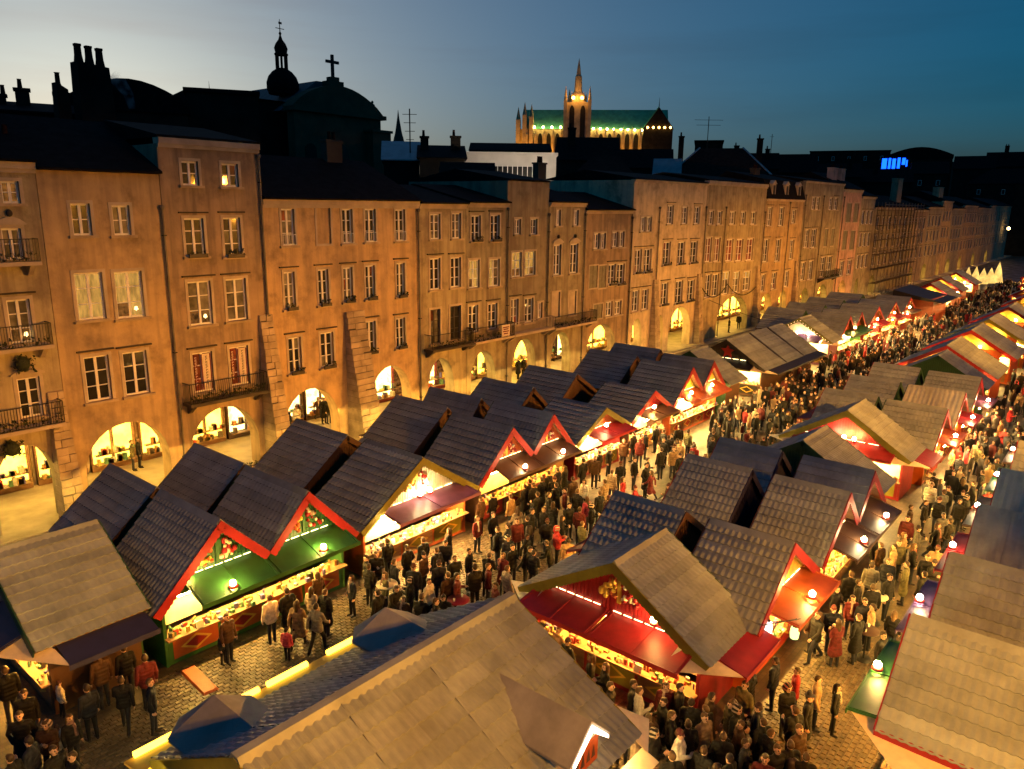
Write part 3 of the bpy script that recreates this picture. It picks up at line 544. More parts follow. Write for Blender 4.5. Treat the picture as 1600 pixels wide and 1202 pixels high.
MB().box(-4.7, -3.5, 5.48, 5.52, 34.8, 34.88).box(-4.25, -3.8, 5.48, 5.52, 35.35, 35.6).tube([(-4.1,5.5,35.4),(-4.1,5.5,35.9)], .04).build('weathercock', m_iron, dl)
for x, z in ((-10.2, 27.4), (.6, 28.9)): MB().tube([(x, 12, z), (x, 12, z+1.3)], .06, 5, 0, .01).build('finial', m_iron, ch)
# roofs between the church and the cathedral
bg('background_house', 'dark gabled roof right of the church pier', 57.5,66.6,60.4,64.0,19.0,12,'gable',2.5, rf=m_zinc)
bg('background_house', 'dark house with two stout chimneys left of the white block', 59.0,62.5,62.5,59.1,19.2,12,'gable',1.8, chim=((-1.9,21.6,.9),(1.6,21.7,1.1)))
bg('background_house', 'steep mossy tiled roof in front of the white block', 52.3,52.5,55.6,48.9,15.6,10,'gable',2.9, rf=m_redroof)
wb = bg('background_office', 'pale modern block with a long band of tall windows', 68.8,65.5,76.1,56.8,20.2,14,'flat',0, wall=m_pale, rf=m_pale)
for i in range(14):
    x = -4.4+i*.6; f = MB().box(x, x+.08, -.12, -.003, 16.4, 19.0).build('mullion', m_frame, wb); MB().box(x+.082, x+.598, -.06, -.01, 16.5, 18.9).build('window', g_dark, wb)
bg('background_house', 'low dark roof with trees behind the pale block', 102.4,95.4,111.5,84.6,23.6,12,'gable',1.8)
bg('background_house', 'dark gabled house under the cathedral tower', 96.2,71.8,101.4,64.1,21.0,14,'gable',4, chim=((-2.5,26,1.2),))
bg('background_house', 'dark hipped roof behind the house with grey shutters', 82.2,58.4,86.3,52.0,18.0,12,'hip',3)
bg('background_house', 'dark gabled roof under the cathedral choir', 126.2,81.1,131.9,71.4,21.3,14,'gable',4)
bg('background_house', 'roof with a pale skylight sheet left of the red tiled roof', 113.0,64.4,114.9,60.8,19.0,8,'gable',3.2, rf=m_zinc)
bg('background_house', 'large dark red hipped roof with pale hip flashings', 122.9,67.1,130.1,51.6,19.4,16,'hip',5.4, rf=m_redroof, chim=((-7,26.5,.9),(6.5,26,1.0)))
bg('background_block', 'small black flat block right of the cathedral', 169.4,86.1,172.2,80.4,29.2,12,'flat',0)
bg('background_house', 'dark gabled house right of the large red roof', 172.0,80.7,177.1,68.9,23.0,12,'gable',4, chim=((-3,28.4,1.2),(4,27.6,1.0)))
bg('background_house', 'dark gabled house above the mansard roof', 194.6,79.0,198.8,67.6,23.0,14,'gable',5)
bg('background_block', 'long flat dark block on the right skyline', 311.5,108.9,319.7,81.6,35.8,25,'flat',0, wins=5)
rb2 = bg('background_block', 'dark block with a rounded roof on the right skyline', 329.5,84.0,334.1,63.2,33.5,25,'barrel',4)
bg('background_house', 'dark gabled house behind the high stained parapet', 217.5,74.6,221.2,63.2,22.6,14,'gable',4, chim=((3,27.5,1.4),))
bg('background_house', 'dark gabled house behind the pink house', 230.8,65.8,234.0,53.4,21.6,14,'gable',4, chim=((-3,27,1.2),))
bg('background_house', 'dark gabled house below the rounded roof block', 263.2,60.4,265.7,50.9,25,14,'gable',4, wins=2)
bg('background_house', 'far dark gable at the right, left of the last one', 324.4,60.7,326.6,48.0,29,16,'gable',5)
bg('background_house', 'last dark gable on the right skyline', 355.7,55.7,358.3,35.1,31,16,'gable',6, chim=((-4,39,1.5),(5,38,1.5)))
bg('background_house', 'dark hipped house closing the end of the square', 297.3,50.8,299.5,30.2,23,16,'hip',5, wins=3)
# blue lit sign on the skyline
bs = thing('blue_neon_sign', 'glowing blue neon sign on a dark roof at the right', 'sign', (291.1, 72.6, 0), R(-76))
MB().box(-4.6, 4.6, .1, .5, 20, 32).build('sign_board', m_bgd, bs)
e_blue = EM('blue_neon', (.004, .07, 1), 5)
for i, (x, w, z0, z1) in enumerate(((-2.4, .8, 26.6, 29.2), (-1.2, .4, 26.2, 29.3), (-.2, .55, 26.6, 29.1), (.9, .45, 26.9, 29.4), (2.0, .55, 28.1, 29.3), (2.7, .25, 27.5, 28.6))):
    MB().box(1.35*(x-w*.7), 1.35*(x+w*.7), -.1, .09, z0+1.2, z1+2.2).build('neon_letter', e_blue, bs)
MB().box(1.2, 2.6, -.1, .09, 26.2, 27.4).build('lit_window', EM('far_lit_window', (1, .85, .5), .9), bs)
# aerials, the distant spire
def aerial(x, y, z0, z1, w, label, n=4):
    a = thing('roof_aerial', label, 'aerial', (x, y, 0), R(HEAD*57.3-90))
    MB().tube([(0, 0, z0), (0, 0, z1)], .07).build('mast', m_iron, a)
    for i in range(n):
        z = z1-.6-i*.9; MB().tube([(-w*(1-.15*i), 0, z), (w*(1-.15*i), 0, z)], .035).build('boom', m_iron, a)
aerial(134.7, 66, 20, 30.5, 2.6, 'large television aerial right of the cathedral', 2); aerial(61, 66.1, 19, 24.7, .8, 'thin aerial mast right of the distant spire', 4); aerial(185.7, 74.3, 24, 31.6, .5, 'single thin mast above the roofs at right', 1)
sp = thing('church_spire', 'slim distant church spire left of the pale block', 'spire', (173.6, 193.5, 0))
MB().box(-1.6, 1.6, -1.6, 1.6, 10, 33).build('tower', m_bgwall, sp); MB().lathe([(1.9, 0), (1.0, 4), (.35, 8), (.05, 10.5)], (0, 0, 33), 8, smooth=False).build('spire', m_bgwall, sp)
for a in range(4): MB().lathe([(.45, 0), (.4, .8), (.02, 2.4)], (1.4*math.cos(R(45+90*a)), 1.4*math.sin(R(45+90*a)), 33), 6).build('pinnacle', m_bgwall, sp)
# floodlit cathedral
c, ang, w = frame2((323, 268.5), (370.5, 197.8))
ca = thing('cathedral', 'floodlit gothic cathedral with green roof, tall tower and spire', 'cathedral', c, ang)
m_cath = M('cathedral_stone', (.50, .38, .22), .85, .3, .35); m_cop = M('copper_green_roof', (.13, .48, .27), .6, .25, .4)
x0 = -w/2
MB().box(x0+2, x0+70, 4, 22, 0, 53.4).build('nave_wall', m_cath, ca)
MB().prismx([(3.2, 53.5), (13, 64.2), (22.8, 53.5)], x0+4, x0+80).build('nave_roof', m_cop, ca)
for i in range(14):
    x = x0+6+i*4.6
    if 27 < x-x0 < 40: continue
    p = MB().box(x-.5, x+.5, .6, 4, 10, 50.5).hexa([(x-.5,.6,50.5),(x+.5,.6,50.5),(x+.5,4,50.5),(x-.5,4,50.5)], [(x-.3,3.0,53),(x+.3,3.0,53),(x+.3,4,53),(x-.3,4,53)]).build('buttress', m_cath, ca)
    MB().lathe([(.55, 0), (.45, 1.6), (.02, 4.4)], (x, 1.6, 50.5), 6).build('pinnacle', m_cath, p)
    MB().prism(arch_pts(x+2.3, 1.2, 48.0, 51.4, 34), 3.9, 3.97).build('window', m_void, ca)
for i, (x, zt) in enumerate(((x0+1.2, 64), (x0+4.6, 66.5), (x0+8.2, 65.5))):     # west front pinnacles
    p = MB().box(x-1.1, x+1.1, 1.5, 6, 0, zt-6).build('west_tower', m_cath, ca); MB().lathe([(1.3, 0), (.9, 2), (.05, 6.5)], (x, 3.6, zt-6), 8).build('pinnacle', m_cath, p)
tx = x0+32.5
MB().box(tx-6.2, tx+6.2, -4, 6.5, 0, 66).build('tower', m_cath, ca)
for s_ in (-1, 1):
    MB().box(tx+s_*6.2-.9, tx+s_*6.2+.9, -5, -2.6, 0, 67).build('tower_buttress', m_cath, ca); MB().lathe([(.9, 0), (.7, 2), (.05, 7)], (tx+s_*6.2, -3.8, 67), 6).build('pinnacle', m_cath, ca)
    MB().prism(arch_pts(tx+s_*2.8, 1.3, 61, 64.4, 48), -4.1, -4.02).build('belfry_window', m_void, ca)
MB().lathe([(4.6, 0), (4.3, 3.2), (3.2, 4.6), (2.2, 5.6), (2.0, 7.0), (1.7, 13), (1.2, 14), (.7, 18), (.05, 22)], (tx, 1, 66), 8, smooth=False).build('spire', m_cath, ca)
for j in range(8): MB().lathe([(.4, 0), (.3, 1.5), (.02, 4)], (tx+4.4*math.cos(j*math.pi/4), 1+4.4*math.sin(j*math.pi/4), 67.5), 6).build('pinnacle', m_cath, ca)
MB().prism([(x0+67, 10), (x0+82, 10), (x0+82, 54), (x0+74.5, 64), (x0+67, 54)], 0, 4).build('transept_gable', m_bgd, ca)
MB().prism([(x0+66.2, 53.5), (x0+74.5, 65.0), (x0+82.8, 53.5)], 4.1, 22).build('transept_roof', m_cop, ca)
MB().tube([(x0+74.5, 2, 64.5), (x0+74.5, 2, 69)], .22, 6, 0, .05).build('finial', m_iron, ca)
for x, zt in ((x0+25.5, 73), (x0+27.5, 75)): MB().lathe([(1.0, 0), (.9, 8), (.05, 13)], (x, 16, zt-13), 6).build('far_turret', m_cath, ca)
e_fl = EM('floodlamp_yellow', (1, .80, .25), 55); e_flo = EM('floodlamp_orange', (1, .5, .1), 16)
for i in range(4): MB().ball((0, 0, 0), .55, 8).build('floodlamp', e_fl, ca, (x0+10+i*4.6, 1.6, 54.2))
for i in range(8): MB().ball((0, 0, 0), .5, 8).build('floodlamp', e_fl, ca, (x0+41+i*3.6, 2.2, 53.6-.1*i))
for i in range(5): MB().ball((0, 0, 0), .6, 8).build('floodlamp', e_flo, ca, (x0+69+i*2.9, -.8, 54.0))
MB().ball((0, 0, 0), .9, 8).build('floodlamp', e_flo, ca, (tx-2.2, -4.8, 68)); MB().ball((0, 0, 0), .9, 8).build('floodlamp', e_flo, ca, (tx+2.2, -4.8, 68))
for x, z, en in ((x0+4, 34, 15000), (x0+18, 34, 12000), (x0+46, 36, 7000), (x0+60, 36, 7000)):
    L = bpy.data.lights.new('cathedral_floodlight', 'POINT'); L.energy = en; L.color = (1, .42, .05); L.shadow_soft_size = .5
    lo = bpy.data.objects.new('cathedral_floodlight', L); COL.objects.link(lo); lo.parent = ca; lo.location = (x, -7, z)
L = bpy.data.lights.new('cathedral_floodlight', 'POINT'); L.energy = 2200; L.color = (1, .42, .06); L.shadow_soft_size = .5
lo = bpy.data.objects.new('cathedral_floodlight', L); COL.objects.link(lo); lo.parent = ca; lo.location = (tx, -7.5, 69)
# scaffolding in front of the long house
sc_ = thing('scaffolding', 'tube scaffolding with plank decks and netting on the long house', 'scaffolding', (151, YF, 0))
for i in range(13):
    x = -13.5+i*2.25
    for y in (-1.6, -.5): MB().tube([(x, y, 0), (x, y, 15.6)], .05, 5).build('standard_pole', m_pipe, sc_)
for k in range(6):
    z = 2.2+k*2.4
    MB().box(-13.7, 13.7, -1.55, -.55, z, z+.06).build('deck', m_woodk, sc_)
    for zz in (.5, 1.0): MB().tube([(-13.7, -1.68, z+zz), (13.7, -1.68, z+zz)], .04, 5).build('guard_rail', m_pipe, sc_)
for i in range(6): x = -13.5+i*4.5; MB().tube([(x, -1.72, .2+(i % 3)*2.4), (x+4.5, -1.72, 5+(i % 3)*2.4)], .04, 5).build('brace', m_pipe, sc_)
# garlands strung between the houses
def garland(p, q, sag, label, r=.05):
    p, q = Vector(p), Vector(q); k = 18
    pts = [p+(q-p)*i/k-Vector((0, 0, sag*4*(i/k)*(1-i/k))) for i in range(k+1)]
    b = MB().tube(pts, r, 5)
    tag(b.build('garland', m_foliage), label, 'garland')
garland((75.3, 36.3, 6.0), (81.5, 36.3, 6.0), 1.2, 'dark hanging garland at the left of the red-blind house')
garland((81.6, 36.3, 6.0), (90.8, 36.3, 5.6), 1.4, 'dark hanging garland at the right of the red-blind house')
garland((77, 36.2, 4.6), (88, 30, .8), .3, 'thin cable slanting from the red-blind house to the stalls', .03)
# ------------------------------------------------------------------ market chalets
def paint(name, col, rough=.5): return M('paint_'+name, col, rough, .18, 2.5, bmp=.1, bscale=25)
P = dict(green=paint('green', (.018, .085, .02)), dgreen=paint('dark_green', (.015, .06, .025)), red=paint('red', (.27, .012, .016)), crimson=paint('crimson', (.19, .007, .013)), orange=paint('orange', (.36, .075, .018)),
         purple=paint('purple', (.16, .06, .13)), violet=paint('violet', (.10, .05, .16)), navy=paint('navy', (.02, .02, .07)), brown=paint('brown', (.07, .035, .02)), olive=paint('olive', (.17, .16, .02)), cream=paint('cream', (.62, .52, .38)),
         yellow=paint('yellow', (.55, .36, .05)), white=paint('white', (.7, .68, .62)), black=paint('black', (.015, .012, .012)), pine=m_wood)
def sheet(name, col, rough):
    m, n, b = nodes(name); v = coords(n, (1,1,1), True); oi = N(n, 'ShaderNodeObjectInfo')
    c = ramp(n, noise(n, v, 1.1, 7, .65), [(.3, sc(col, .7)), (.7, sc(col, 1.2))])
    c = mix(n, ramp(n, noise(n, v, .5, 4), [(.5, (0,)*3), (.75, (.35,)*3)]), c, (.13, .115, .08))       # lichen and dust
    c = mix(n, 1, c, ramp(n, oi.outputs['Random'], [(0, (.78,)*3), (1, (1.08,)*3)]), 'MULTIPLY')
    n.links.new(c, b.inputs['Base Color']); n.links.new(ramp(n, noise(n, v, 3, 4), [(.3, (rough-.12,)*3), (.7, (rough+.15,)*3)]), b.inputs['Roughness'])
    b.inputs['Specular IOR Level'].default_value = .45; bump(n, b, noise(n, v, 18, 5), .12, .02); return m
m_tile = sheet('pressed_steel_tile', (.24, .285, .315), .55); m_corr = sheet('corrugated_sheet', (.44, .46, .42), .45)
e_tube = EM('fluorescent_warm', (1, .55, .09), 640); e_tubew = EM('fluorescent_white', (1, .62, .17), 760); e_strip = EM('valance_light_strip', (1, .76, .34), 9)
e_tubeo = EM('fluorescent_amber', (1, .48, .07), 600); e_tubec = EM('fluorescent_cream', (1, .58, .12), 680)
e_spot = EM('awning_bulb', (1, .58, .15), 560); e_spotw = EM('awning_bulb_white', (1, .72, .33), 280); e_tiny = EM('fairy_light', (1, .8, .5), 14)
COURSE = {}
def course_mesh(L, p, style):
    k = (round(L, 2), round(p, 2), style)
    if k in COURSE: return COURSE[k]
    b = MB(); wl, sg, amp = {'tile': (.21, 5, .019), 'far': (.5, 2, .02), 'ptile': (.2, 5, .032), 'corr': (.27, 5, .05)}[style]
    n = max(4, int(L/wl*sg)); rows = [(-.0, .012), (p*.5, .02), (p+.035, .048), (p+.04, .012)] if style != 'corr' else [(0, .02), (p+.02, .024)]
    vs = []
    for u, h in rows:
        for i in range(n+1):
            y = L*i/n; ph = (y/wl) % 1
            w = (math.sin(2*math.pi*ph)*.5+.5) if style != 'far' else (1 if ph < .5 else 0)
            vs.append((u-(.02*w if u > p*.8 else 0), y, h+amp*w*(1 if u > 0 or style == 'corr' else .35)))
    fs = [(r_*(n+1)+i, (r_+1)*(n+1)+i, (r_+1)*(n+1)+i+1, r_*(n+1)+i+1) for r_ in range(len(rows)-1) for i in range(n)]
    b.add(vs, fs, 0, style == 'corr'); COURSE[k] = b.mesh('tile_course' if style != 'corr' else 'roof_sheet', m_tile if style != 'corr' else m_corr); return COURSE[k]
def slope(root, xa, za, xb, zb, y0, y1, style, soffit, name='roof'):
    """one roof slope between two outline points, tiled course by course"""
    if za < zb: xa, za, xb, zb, flip = xb, zb, xa, za, True
    else: flip = False
    s = math.hypot(xb-xa, zb-za); th = math.atan2(za-zb, abs(xb-xa)); L = y1-y0
    so = MB().box(0, s, 0, L, -.06, -.001).build(name, soffit, root, (xa, y1 if flip else y0, za), (0, th, math.pi if flip else 0))
    if style == 'corr':
        k = max(1, round(L/1.0)); w = L/k
        for i in range(k): link('roof_sheet', course_mesh(w-.004, s, 'corr'), so, (0, i*w, .004*(i % 2)))
        return so
    n = max(2, round(s/.35)); p = s/n; m = course_mesh(L, p, style)
    for i in range(n): link('tile_course', m, so, (i*p, rnd.uniform(-.015, .015), rnd.uniform(-.003, .004)), (0, 0, R(rnd.uniform(-.12, .12))))
    return so
def roofz(prof, x):
    for (xa, za), (xb, zb) in zip(prof, prof[1:]):
        if xa <= x <= xb: return za+(zb-za)*(x-xa)/(xb-xa)
    return prof[0][1]
def barge(root, xa, za, xb, zb, y, mat, width=.24, scal=True):
    d = Vector((xb-xa, 0, zb-za)); s = d.length; th = math.atan2(zb-za, xb-xa)
    if scal:
        k = max(3, int(s/.16)); low = []
        for i in range(k):
            for t in (0, .25, .5, .75): low.append((s*(i+t)/k, -width-.035*math.sin(math.pi*t)))
        low.append((s, -width)); pr = [(0, .035)]+low+[(s, .035)]
        pr = [(0, .035)]+[(u, h) for u, h in low]+[(s, .035)]
    else: pr = [(0, .035), (0, -width), (s, -width), (s, .035)]
    return MB().prism(pr, -.035, 0).build('bargeboard', mat, root, (xa, y, za), (0, -th, 0))
def gable(root, prof, y, mat, sgn, zb=2.3, name='gable_panel'):
    xs0 = [x for x, z in prof]; pts = []; N_ = 60; x0, x1 = prof[0][0], prof[-1][0]
    q = [(x0+(x1-x0)*i/N_, roofz(prof, x0+(x1-x0)*i/N_)-.07) for i in range(N_+1)]+[(x, z-.07) for x, z in prof[1:-1]]
    q = sorted([a for a in q if a[1] > zb+.03]); b = MB()
    if len(q) < 3: return None
    b.prism([(q[0][0], zb)]+q+[(q[-1][0], zb)], y, y+.05)
    x = q[0][0]+.05
    while x < q[-1][0]-.1:
        zt = min(roofz(prof, x), roofz(prof, x+.1))-.1
        if zt > zb+.1: b.box(x, x+.1, y-.018 if sgn < 0 else y+.05, y+.0 if sgn < 0 else y+.068, zb, zt)
        x += .135
    return b.build(name, mat, root)
def goods(root, x0, x1, y0, y1, z, n, hmax=.22, name='goods'):
    b = MB()
    for _ in range(n):
        x, y, s = rnd.uniform(x0, x1), rnd.uniform(y0, y1), rnd.uniform(.03, .08); k = rnd.randrange(8); h = rnd.uniform(.05, hmax)
        if rnd.random() < .6: b.box(x-s, x+s, y-s*.7, y+s*.7, z, z+h, k)
        else: b.lathe([(s*.6, 0), (s*.9, h*.5), (s*.5, h), (.005, h)], (x, y, z), 6, k)
    o = b.build(name, m_goods, root); o['kind'] = 'stuff'; return o
STALLS = []
def chalet(label, loc, rz, prof, depth, wall='pine', trim='red', awn=None, tile='tile', gpanel=None, backp='dgreen', light='w', bulbs=(), strip=True, corner=None, side=None, opened=True, deco=None, soffit=None, fh=.45, hz=2.78, aw_out=1.25, group=None, place=None):
    root = thing('market_chalet', label, 'market stall', (*loc, 0), rz, group or 'market chalets in the square')
    STALLS.append((root, label, place))
    wm = P[wall]; x0, x1 = prof[0][0], prof[-1][0]; y0, y1 = -fh, depth+.15; sf = soffit or m_wood; ix0, ix1 = x0+.42, x1-.42
    for (xa, za), (xb, zb) in zip(prof, prof[1:]): slope(root, xa, za, xb, zb, y0, y1, tile, sf)
    for i, (x, z) in enumerate(prof[1:-1]):
        if z > prof[i][1]: MB().prism([(x-.17, z-.13), (x, z+.05), (x+.17, z-.13), (x, z-.33)], y0-.045, y0-.003).build('apex_block', P[trim], root)
        if z > prof[i][1]: MB().prism([(x-.17, z-.1), (x, z+.085), (x+.17, z-.1), (x, z-.02)], y0+.02, y1-.02).build('ridge_cap', m_tile if tile != 'corr' else m_corr, root)
    for (xa, za), (xb, zb) in zip(prof, prof[1:]):
        barge(root, xa, za, xb, zb, y0-.004, P[trim], .24, tile != 'far'); barge(root, xa, za, xb, zb, y1+.04, P[backp], .2, False)
    gable(root, prof, 0, P[gpanel or wall], -1); gable(root, prof, depth-.05, P[backp], 1, 2.3, 'back_gable')
    for x, nm in ((ix0, 'side_wall'), (ix1-.06, 'side_wall')): MB().box(x, x+.06, .06, depth-.06, .02, 2.29).build(nm, wm, root)
    MB().box(ix0, ix1, depth-.055, depth, .02, 2.295).build('back_wall', P[backp], root)
    for x in (ix0, ix1-.1): MB().box(x, x+.1, -.04, .058, .02, 2.295).build('corner_post', wm, root)
    if opened:
        w = ix1-ix0
        c = MB().box(ix0+.11, ix1-.11, -.03, .4, .05, .98).build('counter', wm, root)
        MB().box(ix0+.02, ix1-.02, -.3, .45, .985, 1.03).build('counter_top', P['pine'], c)
        k = max(2, int(w/1.5))
        for i in range(k):
            a, e = ix0+.2+(w-.4)*i/k+.06, ix0+.2+(w-.4)*(i+1)/k-.06; xm = (a+e)/2; hw = (e-a)/2
            pn = MB().box(a, e, -.045, -.032, .2, .88).build('counter_panel', P['orange'] if deco == 'lattice' else P[trim] if rnd.random() < .5 else P['pine'], c)
            if tile != 'far': MB().add([(xm-hw*.7,-.06,.54),(xm,-.06,.27),(xm+hw*.7,-.06,.54),(xm,-.06,.81)], [(0,1,2,3)]).add([(xm-hw*.5,-.066,.54),(xm,-.066,.35),(xm+hw*.5,-.066,.54),(xm,-.066,.73)], [(0,1,2,3)], 1).build('diamond', [P['yellow'], P[trim]], pn)
        far_ = tile == 'far'
        MB().box(ix0+.12, ix1-.12, .95, .98, .9, 2.28).build('backdrop', P['cream'], root)  # pale panel added so the stall interior looks brighter
        goods(root, ix0+.2, ix1-.2, -.25, .3, 1.035, 16 if far_ else int(w*16)); sh = MB().box(ix0+.15, ix1-.15, depth*.62, depth*.62+.3, 1.45, 1.49).box(ix0+.15, ix1-.15, depth*.62, depth*.62+.3, .95, .99).build('shelf', m_wood, root)
        if not far_: goods(root, ix0+.2, ix1-.2, depth*.62+.03, depth*.62+.27, 1.495, int(w*9), .35); goods(root, ix0+.2, ix1-.2, depth*.62+.03, depth*.62+.27, .995, int(w*9), .35)
        et = e_tubew if light == 'ww' else [e_tube, e_tubeo, e_tubec][len(STALLS) % 3]
        if light: MB().tube([(ix0+w*.08, .16, 2.2), (ix1-w*.08, .16, 2.2)], .035, 6).build('light_tube', et, root)
        if light == 'ww' and awn and strip: MB().tube([(ix0+w*.15, -aw_out*.6, 2.26), (ix1-w*.15, -aw_out*.6, 2.26)], .03, 6).build('light_tube', et, root)  # extra front tube, added to brighten the ground and the crowd
    hz0 = hz
    for j, (a, e, col) in enumerate(awn or ()):
        if rz == 0 and j == 0 and a < -1: a += .5                 # the left end stays open to the counter
        hz = min(hz0, roofz(prof, a)-.14, roofz(prof, e)-.14)
        aw = MB().hexa([(a, -aw_out, 2.3), (e, -aw_out, 2.3), (e, -.02, hz), (a, -.02, hz)], [(a, -aw_out, 2.345), (e, -aw_out, 2.345), (e, -.02, hz+.045), (a, -.02, hz+.045)]).build('awning', P[col], root)
        MB().box(a-.03, e+.03, -aw_out-.03, -aw_out+.005, 2.22, 2.37).build('awning_edge', P[col], aw)
        for x in (a+.08, (a+e)/2, e-.08): MB().hexa([(x-.03,-aw_out,2.346),(x+.03,-aw_out,2.346),(x+.03,-.02,hz+.046),(x-.03,-.02,hz+.046)], [(x-.03,-aw_out,2.375),(x+.03,-aw_out,2.375),(x+.03,-.02,hz+.075),(x-.03,-.02,hz+.075)]).build('awning_batten', P[col], aw)
        if strip:
            xs_ = [a+.1+(e-a-.2)*q/30 for q in range(31)]; xs_ = [q for q in xs_ if roofz(prof, q) > hz+.34]
            q = 0
            while q+4 < len(xs_) and tile != 'far':             # broken line of small tubes where the gable leaves room
                MB().tube([(xs_[q], -.06, hz+.11), (xs_[q+3], -.06, hz+.11)], .013, 5).build('light_strip', e_strip, aw); q += 4
    for bx, by, bz, kind in bulbs:
        la = MB().lathe([(.11, 0), (.15, .03), (.15, .08), (.05, .1)], (0, 0, 0), 10).build('spot_lamp', P['red'], root, (bx, by, bz)); MB().ball((0, 0, .17), .1, 10, 0, 1, 6).build('bulb', e_spot if kind != 'w' else e_spotw, la)
    if side is not None:       # awning on the right-hand flank and the cream corner canopy
        xs = x1-.42
        aw = MB().hexa([(xs+.02, .1, 2.4), (xs+1.25, .1, 2.05), (xs+1.25, depth, 2.05), (xs+.02, depth, 2.4)], [(xs+.02, .1, 2.445), (xs+1.25, .1, 2.095), (xs+1.25, depth, 2.095), (xs+.02, depth, 2.445)]).build('side_awning', P[side], root)
        MB().box(xs+1.255, xs+1.285, .07, depth+.03, 1.95, 2.11).build('awning_edge', P[side], aw)
    if corner:
        xs = x1-.42
        for s_, xe in ((1, x1-.42), (-1, x0+.42)): MB().add([(xe-s_*.55,-.03,2.62),(xe-s_*.55,-aw_out,2.28),(xe+s_*1.2,.12,2.08),(xe,-.03,2.42)], [(0,1,2,3)]).add([(xe-s_*.55,-.03,2.59),(xe-s_*.55,-aw_out,2.25),(xe+s_*1.2,.12,2.05),(xe,-.03,2.39)], [(3,2,1,0)]).build('corner_canopy', P['cream'], root)
    if deco: ornaments(root, prof, deco)
    if tile != 'far' and opened and 'violet-lit' in label:      # string of tiny bulbs along the gable edge
        fb = MB()
        for (xa, za), (xb, zb) in zip(prof, prof[1:]):
            k = max(2, int(math.hypot(xb-xa, zb-za)/.3))
            for i in range(k): t_ = (i+.5)/k; fb.ball((xa+(xb-xa)*t_, y0-.07, za+(zb-za)*t_-.14-.03*(i % 2)), .016, 5, 0, 1, 3)
        fb.build('fairy_lights', e_tiny, root)['kind'] = 'stuff'
    if tile != 'far' and opened and awn:                                 # chalked price cards on the counter
        for i in range(rnd.randint(2, 4)):
            x = rnd.uniform(ix0+.5, ix1-.5); MB().hexa([(x-.13,-.26,1.04),(x+.13,-.26,1.04),(x+.13,-.22,1.04),(x-.13,-.22,1.04)], [(x-.13,-.2,1.26),(x+.13,-.2,1.26),(x+.13,-.17,1.26),(x-.13,-.17,1.26)]).build('price_card', P[rnd.choice(['cream', 'black', 'white', 'red'])], root)
    return root
def ring(root, x, z, r0, r1, mat, y=-.05):
    b = MB(); k = 16; vs = [(x+r_*math.cos(2*math.pi*i/k), y, z+r_*math.sin(2*math.pi*i/k)) for r_ in (r0, r1) for i in range(k)]
    vs += [(a, c_-.03, d) for a, c_, d in vs]
    b.add(vs, [(i, (i+1) % k, k+(i+1) % k, k+i) for i in range(k)]+[(2*k+i, 2*k+(i+1) % k, 3*k+(i+1) % k, 3*k+i) for i in range(k)]+[(k+i, k+(i+1) % k, 3*k+(i+1) % k, 3*k+i) for i in range(k)]); return b.build('ornament', mat, root)
def ornaments(root, prof, deco):
    ap = [(x, z) for i, (x, z) in enumerate(prof) if 0 < i < len(prof)-1 and z > prof[i-1][1]]
    for j, (x, z) in enumerate(ap):
        if deco == 'star':
            k = 10; pr = [((.62 if i % 2 == 0 else .27)*math.sin(2*math.pi*i/k)+x, z-.95+(.62 if i % 2 == 0 else .27)*math.cos(2*math.pi*i/k)) for i in range(k)]
            MB().prism(pr, -.07, -.03).build('star', P['red'], root); continue
        MB().box(x-.06, x+.06, -.075, -.02, 2.9, z-.3).build('king_post', P['green' if deco == 'lattice' else 'yellow'], root)
        if j % 2: ring(root, x-.62, 3.35, .09, .2, P['yellow'])
        for s_, nb, mt in ((-1, 16, 'yellow'), (1, 12, 'red'), (1, 8, 'cream'), (-1, 8, 'orange')):
            b = MB()
            for _ in range(nb):
                hh = rnd.uniform(3.0, z-.75); q = (z-.35-hh)*.75; xx = x+s_*rnd.uniform(.12, max(.2, q)); b.ball((xx, -.06, hh), rnd.uniform(.05, .11), 6, 0, 1, 4)
            o = b.build('ornament', P[mt], root); o['kind'] = 'stuff'
PI = math.pi
def rel(pr, cx): return [(x-cx, z) for x, z in pr]
G1 = 'chalets of the row beside the arcades'; G1B = 'chalets backing onto the arcades'; G2 = 'chalets of the middle row'; G3 = 'chalets of the right-hand row'
YR = 21.95
# end chalet at the left edge
S0 = chalet('chalet with a broad tiled slope and navy awning at the left edge', (6.3, 24.9), -PI/2, [(-3.2, 2.35), (0, 4.3), (3.2, 2.4)], 2.55, 'brown', 'dgreen', [(-2.4, 2.4, 'navy')], side='navy', corner=True, group=G1, light='w', gpanel='navy', place='at the left edge')
SG = chalet('green double-gabled chalet with red bargeboards and a green awning', (12.9, YR), 0, rel([(8.99,2.15),(11.38,4.5),(13.05,2.8),(14.71,4.5),(16.83,2.22)], 12.9), 3.45, 'green', 'red', [(-3.25, 0, 'green'), (.02, 3.35, 'green')], deco='lattice', bulbs=((-1.6,-1.05,2.42,'y'),(1.9,-1.05,2.42,'y'),(-2.55,-.2,2.95,'y')), group=G1, place='in front of the green double-gabled chalet')
SP = chalet('wide-gabled chalet with olive bargeboards and a glowing purple awning', (20.25, YR), 0, rel([(16.95,2.2),(20.25,4.35),(23.6,2.15)], 20.25), 3.0, 'orange', 'olive', [(-2.5, 2.6, 'purple')], gpanel='cream', light='ww', bulbs=((-.2,-.45,2.72,'w'),(.35,-.45,2.72,'w')), deco='wreath', group=G1, place='by the glowing purple awning')
